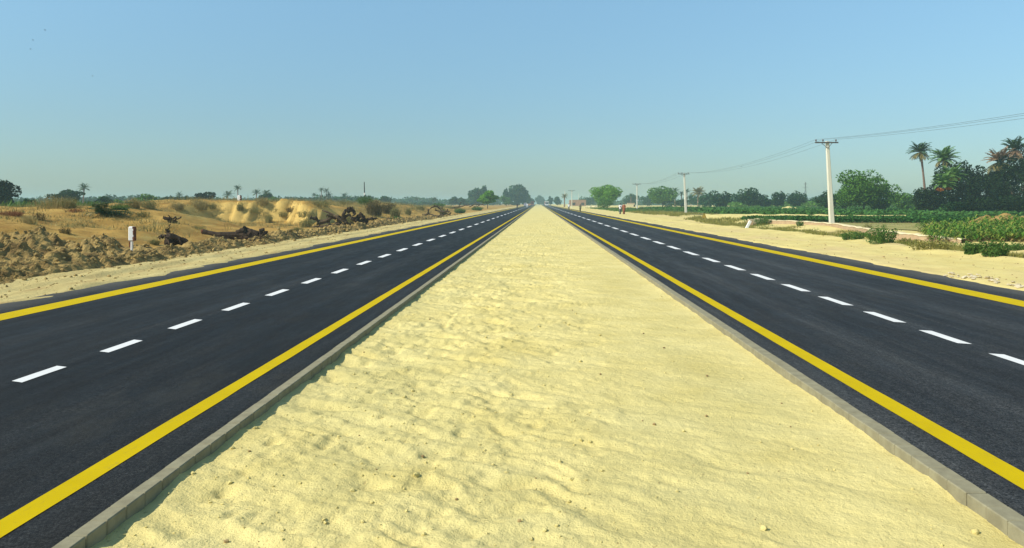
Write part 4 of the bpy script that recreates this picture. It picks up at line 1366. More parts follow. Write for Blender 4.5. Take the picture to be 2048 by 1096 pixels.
# --- buildings
def brick_house():
    Y = 455.0
    x0, x1 = xat(1139, Y), xat(1172, Y); zt = H - (400 - CY) / F * Y
    z0 = gz((x0 + x1) / 2, Y) - 0.1
    t = thing('brick_house', 'small flat roofed brick house with two dark openings beside the right road', 'house', ((x0 + x1) / 2, Y, z0))
    w_, h_, d_ = x1 - x0, zt - z0, 6.0
    mb = MB()
    # front wall built round its two openings
    op = [(-w_ * 0.24, 1.9), (w_ * 0.30, 1.9)]
    zs0, zs1 = 0.55, 2.15
    xs_ = [-w_ / 2, op[0][0] - op[0][1] / 2, op[0][0] + op[0][1] / 2, op[1][0] - op[1][1] / 2, op[1][0] + op[1][1] / 2, w_ / 2]
    for k in (0, 2, 4):
        mb.box(((xs_[k] + xs_[k + 1]) / 2, 0, h_ / 2), (xs_[k + 1] - xs_[k], 0.3, h_))
    for k in (1, 3):
        a, b = xs_[k] + .002, xs_[k + 1] - .002
        mb.box(((a + b) / 2, 0, zs0 / 2), (b - a, 0.3, zs0)); mb.box(((a + b) / 2, 0, (zs1 + h_) / 2), (b - a, 0.3, h_ - zs1))
    for s in (-1, 1): mb.box((s * (w_ / 2 - 0.15), d_ / 2 + 0.152, h_ / 2), (0.3, d_, h_))
    mb.box((0, d_ + 0.31, h_ / 2), (w_, 0.3, h_))
    mb.build('wall', M['brick'], t)
    mb = MB(); mb.box((0, d_ / 2 + 0.15, h_ - 0.35), (w_ - 0.62, d_ - 0.02, 0.2)); mb.build('roof', M['mud'], t)
    mb = MB()
    mb.box((0, -0.002, h_ + 0.062), (w_ + 0.1, 0.36, 0.12)); mb.build('parapet', M['brick'], t)
    for (cx_, ww) in op:
        win = MB()
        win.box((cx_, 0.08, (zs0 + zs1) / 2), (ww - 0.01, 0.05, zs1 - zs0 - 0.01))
        o = win.build('window', M['opening_shade'], t)  # solid panel, its colour stands in for the unlit room
        fr = MB()
        for q in (-0.5, 0.0, 0.5): fr.box((cx_ + q * (ww - 0.1), 0.02, (zs0 + zs1) / 2), (0.07, 0.05, zs1 - zs0 - 0.02))
        fr.build('frame', M['steel'], o)


brick_house()
Y = 360.0
xh = xat(1258, Y)
t = thing('mud_hut', 'low mud walled hut between the big bright tree and the third power pole', 'hut', (xh, Y, gz(xh, Y)))
mb = MB(); mb.box((0, 0, 0.6), (5.6, 3.5, 1.3), taper=0.97); mb.build('wall', M['mud_pale'], t)
mb = MB(); mb.box((0.9, 0.2, 1.55), (3.4, 3.2, 0.6), taper=0.95); mb.build('roof', M['mud'], t)
mb = MB(); mb.box((2.4, -1.78, 0.55), (0.7, 0.06, 1.1)); mb.build('door', M['opening_shade'], t)  # dark panel with the doorway's inner shade as its colour
g = (xat(1284, 185), 185.0)
t = thing('string_cot', 'low dark cot with an upright post on the sand beside the third power pole', 'cot', (g[0], g[1], gz(*g)))
mb = MB(); mb.box((-0.9, 0, 0.42), (1.6, 0.8, 0.07)); mb.build('cot_frame', M['char'], t)
for sx in (-1.62, -0.18):
    for sy in (-0.32, 0.32):
        mb = MB(); mb.tube([(sx, sy, -0.05), (sx, sy, 0.45)], 0.04, 6); mb.build('leg', M['char'], t)
mb = MB(); mb.tube([(0.05, 0, -0.1), (0.07, 0, 0.95)], 0.07, 6); mb.build('post', M['char'], t)
M['pale_earth'] = plain('pale_earth', (0.56, 0.46, 0.24), (0.68, 0.58, 0.32), 1.5, 0.95, 0.1, (5, 0.5, 0.06))
heap('pale rubble heap on the sand between the brick house and the big bright tree', [(xat(1180, 330), 330, 0.75, 2.6), (xat(1190, 330), 330, 0.9, 2.4)], xat(1166, 330), xat(1202, 330), 327, 333, 0.25, M['pale_earth'], 431, 0, 0.4, 0)
heap('pale earth heap at the near end of the far crop behind the second power pole', [(xat(1404, 215), 215, 0.9, 2.4), (xat(1416, 215), 215, 0.75, 2.2)], xat(1386, 215), xat(1432, 215), 212, 218, 0.2, M['pale_earth'], 441, 0, 0.3, 0)
grass_stuff('verge_weeds', strip_points(900, 39, 150, 260, 7, 22), 0.5, 'weed_green', 46, 7, 0.09, 0.7)

# lattice mast far away
t = thing('lattice_mast', 'thin faint lattice mast on the horizon between the dark twin trees and the nearest pole', 'mast', (xat(1611, 700), 700, -0.9))
mb = MB()
for (sx, sy) in ((-1, -1), (1, -1), (1, 1), (-1, 1)):
    mb.tube([(sx * 1.3, sy * 1.3, 0), (sx * 0.35, sy * 0.35, 15.0), (sx * 0.2, sy * 0.2, 22.0)], 0.16, 4)
mb.build('tower_leg', M['steel'], t)
mb = MB()
for k in range(7):
    z_ = 1 + 3 * k; r_ = 1.3 - 0.95 * min(1, z_ / 15)
    mb.tube([(-r_, -r_, z_), (r_, -r_, z_ + 2.4)], 0.1, 4); mb.tube([(r_, -r_, z_), (-r_, -r_, z_ + 2.4)], 0.1, 4)
mb.box((0, 0, 17.5), (5.0, 0.3, 0.3)); mb.box((0, 0, 20.5), (3.6, 0.3, 0.3))
mb.build('bracing', M['steel'], t)

# ------------------------------------------------------------------ people
M['skin'] = plain('skin', (0.16, 0.085, 0.05), rough=0.6)
M['hair'] = plain('black_hair', (0.012, 0.010, 0.009), rough=0.6)
M['cloth_white'] = plain('cloth_white', (0.74, 0.74, 0.76), (0.80, 0.80, 0.82), 8, 0.9, 0.1)
M['cloth_rust'] = plain('cloth_rust', (0.27, 0.085, 0.045), (0.33, 0.11, 0.06), 8, 0.9, 0.1)
M['cloth_grey'] = plain('cloth_grey', (0.10, 0.115, 0.13), (0.14, 0.15, 0.16), 8, 0.9, 0.1)
M['cloth_black'] = plain('cloth_black', (0.016, 0.016, 0.02), (0.03, 0.03, 0.034), 8, 0.9, 0.1)
M['cloth_green'] = plain('cloth_olive', (0.14, 0.15, 0.08), (0.18, 0.19, 0.10), 8, 0.9, 0.1)
M['print'] = plain('dark_print', (0.10, 0.11, 0.16), rough=0.9)


def rings(mb, spec, n=12, closed=(True, True)):
    """loft: list of (x, y, z, rx, ry)"""
    V = []
    a = np.arange(n) * 2 * pi / n
    for (x, y, z, rx, ry) in spec:
        V += [(x + rx * cos(t_), y + ry * sin(t_), z) for t_ in a]
    m = len(spec)
    Q = [(i * n + j, i * n + (j + 1) % n, i * n + n + (j + 1) % n, i * n + n + j) for i in range(m - 1) for j in range(n)]
    mb.add(V, Q)


def body_mesh(stride, arm):
    """one continuous skin: trunk, head, arms with hands, legs with feet; faces +Y"""
    v = [(0, 0, 0.93), (0, 0, 1.12), (0, 0.01, 1.32), (0, 0, 1.44), (0, 0.01, 1.52), (0, 0.02, 1.62), (0, 0.02, 1.71)]
    r = [(.14, .10), (.12, .09), (.15, .10), (.10, .08), (.055, .055), (.078, .095), (.06, .075)]
    e = [(0, 1), (1, 2), (2, 3), (3, 4), (4, 5), (5, 6)]
    for s in (-1, 1):
        k = len(v); sw = arm * s
        v += [(s * .18, 0, 1.41), (s * .235, -.10 * sw, 1.15), (s * .245, .12 * abs(sw) + -.16 * sw, .92), (s * .24, .16 * abs(sw) - .18 * sw, .84)]
        r += [(.055, .055), (.042, .042), (.032, .032), (.035, .022)]
        e += [(3, k), (k, k + 1), (k + 1, k + 2), (k + 2, k + 3)]
        # fingers and thumb
        for q, (dx, ln) in enumerate(((-.024, .075), (-.008, .085), (.008, .08), (.024, .065))):
            kk = len(v)
            v += [(s * .24 + dx, v[k + 3][1] + .004 * q, .80), (s * .235 + dx, v[k + 3][1] + .012, .80 - ln)]
            r += [(.009, .009), (.007, .007)]
            e += [(k + 3, kk), (kk, kk + 1)]
        kk = len(v)
        v += [(s * .215, v[k + 3][1] + .03, .83), (s * .20, v[k + 3][1] + .05, .79)]
        r += [(.010, .010), (.008, .008)]
        e += [(k + 3, kk), (kk, kk + 1)]
        k = len(v); st = stride * s
        v += [(s * .095, 0, .86), (s * .10, .10 * st + .02, .48), (s * .10, .24 * st - .05 * (st < 0), .09), (s * .11, .24 * st + .13, .035)]
        r += [(.085, .09), (.058, .06), (.04, .042), (.04, .028)]
        e += [(0, k), (k, k + 1), (k + 1, k + 2), (k + 2, k + 3)]
    me = bpy.data.meshes.new('body'); me.from_pydata(v, e, [])
    o = bpy.data.objects.new('body_tmp', me); C.objects.link(o)
    o.modifiers.new('skin', 'SKIN')
    for sv, rr in zip(me.skin_vertices[0].data, r): sv.radius = rr
    me.skin_vertices[0].data[0].use_root = True
    o.modifiers['skin'].use_smooth_shade = True
    ss = o.modifiers.new('sub', 'SUBSURF'); ss.levels = 1; ss.render_levels = 1
    dgp = bpy.context.evaluated_depsgraph_get()
    out = bpy.data.meshes.new_from_object(o.evaluated_get(dgp))
    bpy.data.objects.remove(o)
    return out


def person(label, px, Y, hgt, top, legs, rz, stride=1.0, arm=0.8, long_shirt=False, prnt=False, xoff=0):
    x = xat(px, Y) if px is not None else xoff
    z = gz(x, Y)
    t = thing('person', label, 'person', (x, Y, z), rz)
    t.scale = (hgt / 1.74,) * 3
    b = link('body', body_mesh(stride, arm), M['skin'], t)
    # face: nose, eyes, ears as one piece on the head
    f = MB()
    f.tube([(0, .10, 1.635), (0, .128, 1.605), (0, .105, 1.592)], [.008, .014, .012], 6)
    for s in (-1, 1):
        f.box((s * .03, .108, 1.635), (.022, .012, .010)); f.tube([(s * .076, .02, 1.645), (s * .088, .012, 1.62), (s * .076, .02, 1.59)], [.012, .018, .010], 5)
    f.box((0, .108, 1.565), (.044, .012, .010))
    f.build('face', M['skin'], t, True)
    hb = MB()
    rings(hb, [(0, .0, 1.575, .084, .085), (0, .005, 1.63, .09, .10), (0, .012, 1.69, .088, .10), (0, .015, 1.73, .062, .075), (0, .015, 1.748, .012, .014)])
    hb.build('hair', M['hair'], t, True)
    sh = MB()
    zl = 0.55 if long_shirt else 0.82
    rings(sh, [(0, 0, zl, .205 if long_shirt else .165, .15 if long_shirt else .12), (0, 0, .95, .165, .125), (0, 0, 1.12, .158, .118), (0, .005, 1.32, .185, .13), (0, 0, 1.42, .17, .105), (0, 0, 1.475, .085, .075), (0, .005, 1.50, .064, .064)], 14)
    for s in (-1, 1):
        sw = arm * s
        pts = [(s * .15, 0, 1.42), (s * .20, -.02 * sw, 1.36), (s * .24, -.10 * sw, 1.15)]
        rd = [.072, .075, .062]
        if long_shirt: pts.append((s * .248, .10 * abs(sw) - .15 * sw, .95)); rd.append(.055)
        sh.tube(pts, rd, 10)
    sh.build('shirt', M[top], t, True)
    if prnt:
        pb = MB()
        ry = .128
        pb.box((-.03, -.132, 1.24), (.11, .012, .10)); pb.box((.03, -.134, 1.19), (.06, .012, .16))
        pb.build('shirt_print', M['print'], t)
    tb = MB()
    rings(tb, [(0, 0, .80, .16, .12), (0, 0, .95, .158, .12)], 12)
    for s in (-1, 1):
        st = stride * s
        tb.tube([(s * .085, 0, .90), (s * .097, .05 * st, .68), (s * .10, .10 * st + .02, .48), (s * .10, .24 * st - .05 * (st < 0), .10)], [.10, .10, .085 if long_shirt else .078, .085 if long_shirt else .065], 10)
    tb.build('trousers', M[legs], t, True)
    for s in (-1, 1):
        st = stride * s
        fb = MB()
        yb = .24 * st - .05 * (st < 0)
        fb.tube([(s * .10, yb - .06, .045), (s * .104, yb + .04, .05), (s * .11, .24 * st + .17, .03)], [.045, .05, .032], 8, squash=(1.0, .85))
        fb.build('shoe', M['hair'], t, True)
    return t


person('person in a white shirt with a dark print, left of the two walking men', 1240.5, 119.5, 1.76, 'cloth_white', 'cloth_grey', 0.05, 0.8, 0.7, False, True)
person('person in a long rust brown shirt and trousers, right of the two walking men', 1247.8, 119.0, 1.78, 'cloth_rust', 'cloth_rust', -0.05, 0.7, 0.5, True)
person('person in an olive shirt and black trousers in front of the brick house', 1160.5, 158, 1.62, 'cloth_green', 'cloth_black', 0.3, 0.5, 0.5)
person('person in white shirt and grey trousers at the right road, left of the brick house', 1137.6, 195, 1.72, 'cloth_white', 'cloth_grey', 2.9, 0.7, 0.6, False)
person('person in black at the edge of the left road far away', 1034.5, 262, 1.75, 'cloth_black', 'cloth_black', 3.0, 0.8, 0.6, True)
person('person in long white clothes on the left road in front of the far vehicles', 1054.5, 300, 1.75, 'cloth_white', 'cloth_white', 3.1, 0.8, 0.6, True)

# ------------------------------------------------------------------ far vehicles
M['glass'] = plain('dark_glass', (0.02, 0.025, 0.03), rough=0.15, spec=0.6)
M['rubber'] = plain('rubber', (0.02, 0.02, 0.02), rough=0.9)
M['chrome'] = plain('lamp_glass', (0.7, 0.7, 0.65), rough=0.2, spec=0.6)
M['paint_white'] = plain('car_white', (0.72, 0.72, 0.70), rough=0.4)
M['paint_pink'] = plain('lorry_pink', (0.48, 0.20, 0.20), rough=0.5)
M['paint_lilac'] = plain('van_grey', (0.30, 0.28, 0.34), rough=0.4)
M['paint_red'] = plain('lorry_red', (0.24, 0.035, 0.03), rough=0.4)
M['paint_orange'] = plain('rickshaw_orange', (0.50, 0.22, 0.08), rough=0.4)


def vehicle(name, label, cat, px, Y, w_, l_, h_, bodym, cabm, truck=False):
    x = xat(px, Y)
    t = thing(name, label, cat, (x, Y, 0.0))
    r_ = 0.42 if truck else 0.30
    ch = 0.55 if truck else 0.25
    # nose towards the camera (-Y)
    mb = MB()
    if truck:
        mb.box((0, 0.6, ch + (h_ - ch) / 2 + 0.05), (w_, l_ - 2.2, h_ - ch), bev=0.06); mb.build('cargo_box', M[bodym], t)
        mb = MB(); mb.box((0, -l_ / 2 + 0.95, ch + 0.85), (w_ * 0.92, 1.5, 1.8), taper=0.92, bev=0); mb.build('cab', M[cabm], t)
        mb = MB(); mb.box((0, -l_ / 2 + 0.7, ch + 2.1), (w_ * 0.95, 1.6, 0.55), taper=1.1); mb.build('roof_rack', M[cabm], t)
        wz, wy = ch + 1.2, -l_ / 2 + 0.17
    else:
        V = [(-l_ / 2, 0.45), (-l_ / 2, 0.85), (-l_ * 0.22, 1.0), (-l_ * 0.08, h_), (l_ * 0.44, h_), (l_ / 2, h_ * 0.6), (l_ / 2, 0.4)]
        n_ = len(V); PV = [(s * w_ / 2 * (0.86 if z > 1.1 else 1), y, z - 0.1) for s in (-1, 1) for (y, z) in V]
        mb.add(PV, [(i, (i + 1) % n_, n_ + (i + 1) % n_, n_ + i) for i in range(n_)])
        mb.add(PV, [(0, 1, 2, 6), (2, 3, 4, 5)]); mb.add(PV, [(2, 5, 6)])
        mb.add(PV, [(n_ + 6, n_ + 2, n_ + 1, n_), (n_ + 5, n_ + 4, n_ + 3, n_ + 2)]); mb.add(PV, [(n_ + 6, n_ + 5, n_ + 2)])
        mb.build('car_body', M[bodym], t)
        wz, wy = (1.0 + h_) / 2 - 0.1, -l_ * 0.15 - 0.05
    g = MB(); g.box((0, wy, wz), (w_ * 0.74, 0.05, 0.62 if truck else 0.42), rot=Matrix.Rotation(0.0 if truck else -0.5, 3, 'X')); g.build('windscreen', M['glass'], t)
    for s in (-1, 1):
        hl = MB(); hl.tube([(s * w_ * 0.34, -l_ / 2 - (0.0 if not truck else -0.14), ch + 0.35), (s * w_ * 0.34, -l_ / 2 - 0.05 - (0.0 if not truck else -0.14), ch + 0.35)], 0.11, 8); hl.build('headlight', M['chrome'], t)
        for yy in (-l_ * 0.32, l_ * 0.32):
            wb = MB(); wb.tube([(s * (w_ / 2 - 0.16), yy, r_), (s * (w_ / 2 + 0.02), yy, r_)], r_, 12); wb.build('wheel', M['rubber'], t)
    return t


vehicle('lorry', 'white cabbed lorry with a pinkish load far down the right road', 'lorry', 1093.5, 430, 2.4, 6.5, 2.7, 'paint_pink', 'paint_white', True)
vehicle('van', 'small grey lilac van far down the left road behind the person in white', 'van', 1051.0, 420, 1.75, 4.0, 1.95, 'paint_lilac', 'paint_lilac')
vehicle('car', 'small orange car far down the left road between the grey van and the red lorry', 'car', 1058.6, 455, 1.6, 3.8, 1.55, 'paint_orange', 'paint_white')
vehicle('lorry', 'dark red lorry far down the left road near the vanishing point', 'lorry', 1065.0, 520, 2.2, 6.0, 2.5, 'paint_red', 'paint_red', True)

# ------------------------------------------------------------------ left side
def post_head(t, w_, d_, z0, z1, side=True):
    mb = MB()
    mb.box((0, 0, (z0 + z1) / 2), (w_, d_, z1 - z0), bev=0.03)
    mb.build('post_head', M['white_wash'], t)
    if side:      # the weathered side: flaking, rust coloured scabs with a broken outline
        mb = MB()
        k = 7
        for i in range(k):
            za = z0 + (z1 - z0) * i / k; zb = z0 + (z1 - z0) * (i + 1) / k
            e = w_ * (0.17 + 0.12 * sin(i * 2.3) + 0.05 * cos(i * 5))
            mb.box((w_ / 2 - e / 2 + 0.006, -d_ / 2 - 0.004, (za + zb) / 2), (e, 0.012, (zb - za) * 0.99))
        mb.box((w_ / 2 + 0.005, 0, (z0 + z1) / 2), (0.012, d_ * 0.96, (z1 - z0) * 0.96))
        mb.build('rusty_side', M['rust'], t)


g = (-13.55, 25.0); gzv = 0.18
zt = H - (453 - CY) / F * g[1]; zb = H - (482 - CY) / F * g[1]
t = thing('marker_post', 'white marker post with a thick rusty sided head beside the soil bank', 'marker post', (g[0], g[1], gzv))
post_head(t, 0.20, 0.13, zb - gzv, zt - gzv)
mb = MB(); mb.tube([(0.0, 0, -0.3), (-0.01, 0, 0.2), (0.0, 0, zb - gzv + 0.02)], [0.045, 0.045, 0.05], 6); mb.build('leg', M['white_wash'], t)
mb = MB(); mb.box((-0.055, 0, (zb - gzv) * 0.72), (0.05, 0.07, (zb - gzv) * 0.5)); mb.build('leg_brace', M['rust'], t)

xp, Yp, zp = skyline(479, 45, 85)
t = thing('marker_post', 'small white marker post with a red side on the crest of the dune', 'marker post', (xp, Yp, zp))
post_head(t, 0.27, 0.22, 0.02, 10.5 / F * Yp)
mb = MB(); mb.box((0, 0, -0.1), (0.2, 0.18, 0.5)); mb.build('leg', M['white_wash'], t)

xp, Yp, zp = skyline(729, 90, 125)
t = thing('banded_post', 'thin black post with a white band rising from the bush on the dune', 'post', (xp, Yp, zp))
za, zb_, zc = H - (364 - CY) / F * Yp - zp, H - (385.5 - CY) / F * Yp - zp, H - (390.5 - CY) / F * Yp - zp
mb = MB(); mb.tube([(0, 0, -0.3), (0, 0, zc)], 0.075, 8); mb.build('lower_shaft', M['black'], t)
mb = MB(); mb.tube([(0, 0, zc + .003), (0, 0, zb_)], 0.085, 8); mb.build('white_band', M['white_wash'], t)
mb = MB(); mb.tube([(0, 0, zb_ + .003), (-0.04, 0, za)], [0.075, 0.055], 8); mb.build('upper_shaft', M['black'], t)


# --- fallen trunks and uprooted stumps
def limb(mb, pts, r0, r1, rng, n=7, wob=0.05):
    pts = np.asarray(pts, float)
    m = 7
    s = np.linspace(0, len(pts) - 1, m)
    P = np.stack([np.interp(s, range(len(pts)), pts[:, k]) for k in range(3)], 1)
    P[1:-1] += rng.normal(size=(m - 2, 3)) * wob
    R = np.linspace(r0, r1, m) * rng.uniform(0.82, 1.18, m)
    mb.tube(P, R, n)


def place3(px, py, Y):
    return np.array(at(px, py, Y))


rng = np.random.default_rng(51)
Y0 = 34.5
o = place3(470, 474, Y0); gx = gz(o[0], Y0)
t = thing('fallen_tree', 'long charred fallen trunk with a torn root mass lying behind the soil bank', 'fallen tree', (o[0], Y0, gx))
loc = lambda px, py, dy=0.0: place3(px, py, Y0 + dy) - np.array([o[0], Y0, gx])
mb = MB(); limb(mb, [loc(407, 463), loc(425, 467), loc(450, 470), loc(478, 470), loc(500, 470)], 0.10, 0.17, rng, 9, 0.02); mb.build('trunk', M['char'], t)
mb = MB()
limb(mb, [loc(432, 473), loc(470, 476), loc(512, 474)], 0.10, 0.15, rng); limb(mb, [loc(476, 468), loc(484, 459), loc(494, 457), loc(502, 466)], 0.10, 0.10, rng)
limb(mb, [loc(488, 472), loc(512, 468), loc(528, 460)], 0.18, 0.09, rng); limb(mb, [loc(500, 474), loc(520, 473), loc(534, 464)], 0.16, 0.06, rng)
limb(mb, [loc(484, 470), loc(490, 460), loc(488, 456)], 0.16, 0.08, rng)
mb.build('root_mass', M['char'], t)
for k in range(9):
    mb = MB(); a = loc(RNG.uniform(478, 530), RNG.uniform(462, 474), RNG.uniform(-.4, .3)); limb(mb, [a, a + RNG.normal(size=3).clip(-1, 1) * 0.14, a + RNG.normal(size=3).clip(-1, 1) * 0.2], 0.05, 0.02, rng, 5, 0.03); mb.build('root', M['char'], t)
mb = MB(); mb.tube([loc(404, 463.5), loc(407, 463)], [0.115, 0.11], 9); e = mb.build('cut_end', M['rust'], t)
mb = MB(); limb(mb, [loc(497, 480, -1), loc(522, 474, -1), loc(540, 471, -1)], 0.03, 0.015, rng, 5); mb.build('root', M['char'], t)


def tangle(label, specs, Y0, matn, seed, name='uprooted_tree', cat='uprooted tree', twig=8, stub=None):
    rng = np.random.default_rng(abs(int(seed)))
    px0, py0 = specs[0][0][0]
    xo = xat(px0, Y0); g_ = gz(xo, Y0)
    t = thing(name, label, cat, (xo, Y0, g_))
    for pts, r0, r1, nm in specs:
        P = [place3(a, b, Y0 + RNG.uniform(-.35, .35)) - np.array([xo, Y0, g_]) for a, b in pts]
        mb = MB(); limb(mb, P, r0, r1, rng, 7, 0.05)
        for k in range(twig // 2):          # broken side shoots
            q = P[rng.integers(0, len(P))]
            limb(mb, [q, q + rng.normal(size=3).clip(-1, 1) * 0.10, q + rng.normal(size=3).clip(-1, 1) * 0.17 + np.array([0, 0, .04])], r1 * 0.8, 0.02, rng, 5, 0.02)
        mb.build(nm, M[matn], t)
    return t


tangle('sprawling uprooted tree with arched bare branches, left of the upright dark root mass',
       [([(624, 458), (640, 455), (665, 451), (680, 448)], .15, .12, 'trunk'), ([(622, 435), (632, 437), (642, 445)], .09, .12, 'branch'), ([(637, 447), (655, 440), (668, 433), (682, 436)], .15, .10, 'branch'),
        ([(645, 421), (660, 428), (676, 434), (690, 446), (700, 449)], .05, .10, 'branch'), ([(657, 436), (659, 449)], .09, .09, 'branch'), ([(673, 433), (678, 446), (690, 449)], .10, .09, 'branch'), ([(655, 430), (668, 434), (674, 436)], .07, .06, 'branch')], 52.0, 'root', 61)
tangle('upright dark torn root mass with curled tops beside the sprawling uprooted tree',
       [([(690, 441), (688, 428), (692, 420), (695, 419)], .14, .10, 'root'), ([(685, 440), (690, 432), (700, 430)], .12, .08, 'root'), ([(700, 417), (706, 421), (710, 428)], .07, .10, 'root'), ([(695, 424), (700, 420), (703, 417)], .08, .07, 'root'), ([(708, 437), (716, 433), (724, 431)], .12, .10, 'root'),
        ([(712, 442), (724, 443), (734, 441)], .20, .16, 'trunk'), ([(716, 432), (722, 428), (728, 434), (730, 441)], .14, .14, 'root'), ([(735, 440), (745, 437), (752, 437)], .10, .09, 'root'), ([(704, 436), (712, 440)], .09, .09, 'root')], 55.0, 'char', 62, 'root_mass', 'uprooted stump', 12)
tangle('short dead log lying at the end of the clod bank beside the green weeds', [([(770, 443), (776, 440), (781, 441)], .13, .12, 'trunk'), ([(774, 441), (778, 437)], .05, .03, 'branch')], 68.0, 'root', 63, 'log', 'log', 4)
tangle('pale bleached uprooted tree with thin branches far along the left shoulder',
       [([(845, 431), (856, 428), (866, 430), (878, 433)], .14, .10, 'trunk'), ([(857, 428), (857, 421), (856, 418)], .09, .07, 'branch'), ([(862, 416), (872, 412), (880, 418), (888, 425)], .08, .07, 'branch'), ([(872, 420), (885, 424), (898, 424)], .10, .08, 'branch'), ([(868, 412), (876, 414), (884, 416)], .06, .05, 'branch'), ([(885, 432), (886, 424), (895, 420)], .07, .06, 'branch'), ([(880, 428), (900, 428)], .09, .07, 'branch')], 92.0, 'root', 64, twig=14)
tangle('fallen grey trunk on the left shoulder beside the bright green roadside tree', [([(905, 416), (925, 412), (938, 410)], .12, .09, 'trunk'), ([(918, 412), (922, 405)], .08, .05, 'branch'), ([(940, 413), (952, 408), (966, 409)], .10, .08, 'branch'), ([(948, 414), (958, 411)], .07, .05, 'branch')], 150.0, 'root', 65, 'fallen_tree', 'fallen tree', 16)
tangle('heap of dark dug up stumps with two snags pointing up, left of the charred trunk',
       [([(333, 485), (345, 482), (362, 484), (372, 486)], .20, .12, 'trunk'), ([(333, 478), (345, 474), (360, 476), (370, 485)], .12, .08, 'trunk'), ([(341, 478), (337, 466), (331, 459)], .055, .03, 'snag'), ([(332, 471), (326, 472), (322, 474)], .05, .03, 'snag'), ([(338, 480), (350, 478), (366, 481)], .14, .09, 'trunk')], 29.5, 'char', 66, 'stump_heap', 'stump heap', 6)
tangle('dark dug out root ball half buried in the hollow of the dune', [([(332, 440), (342, 443), (352, 447)], .13, .14, 'root'), ([(329, 435), (338, 439), (348, 444)], .08, .10, 'root'), ([(346, 438), (354, 437), (362, 434)], .04, .03, 'root'), ([(350, 447), (360, 449)], .10, .05, 'root')], 37.0, 'char', 67, 'root_ball', 'root ball', 4)

# toppled date palm: stub and a fan of green fronds lying down the dune
Yt = 36.5
o_ = place3(205, 442, Yt); gg = gz(o_[0], Yt)
t = thing('toppled_palm', 'toppled date palm with a dark upright stub and dark green fronds lying down the dune', 'toppled palm', (o_[0], Yt, gg))
rng = np.random.default_rng(71)
mb = MB(); limb(mb, [(-0.22, 0, -0.2), (-0.2, 0, 0.15), (-0.26, 0, 0.44)], 0.15, 0.10, rng, 8, 0.015); mb.build('stub', M['char'], t)
for k in range(26):
    V, Q = frond_geo(rng, rng.uniform(0.9, 1.9), rng.uniform(-0.15, 0.75), rng.uniform(-.1, .1), 13, 0.05, 0.9)
    az = rng.uniform(-1.5, 0.35); c, s = cos(az), sin(az)
    V = np.stack([V[:, 0] * c - V[:, 1] * s, V[:, 0] * s + V[:, 1] * c, V[:, 2]], 1) + np.array([-0.1, rng.uniform(-.2, .2), 0.05])
    xs_ = V[:, 0] + o_[0]; ys_ = V[:, 1] + Yt
    V[:, 2] = np.maximum(V[:, 2] * 0.75, z_left(xs_, ys_) - gg + 0.02 + 0.1 * np.abs(V[:, 2]))
    link('frond', mesh_np('frond', V, Q), M['frond' if k % 3 else 'leaf_dark'], t)
g = ground_at(305, 462)
bush('faint grey green twigs lying on the sand beside the toppled palm fronds', g, 2.3, 0.45, 'dry_green', 72, 90, 160, 0.06)

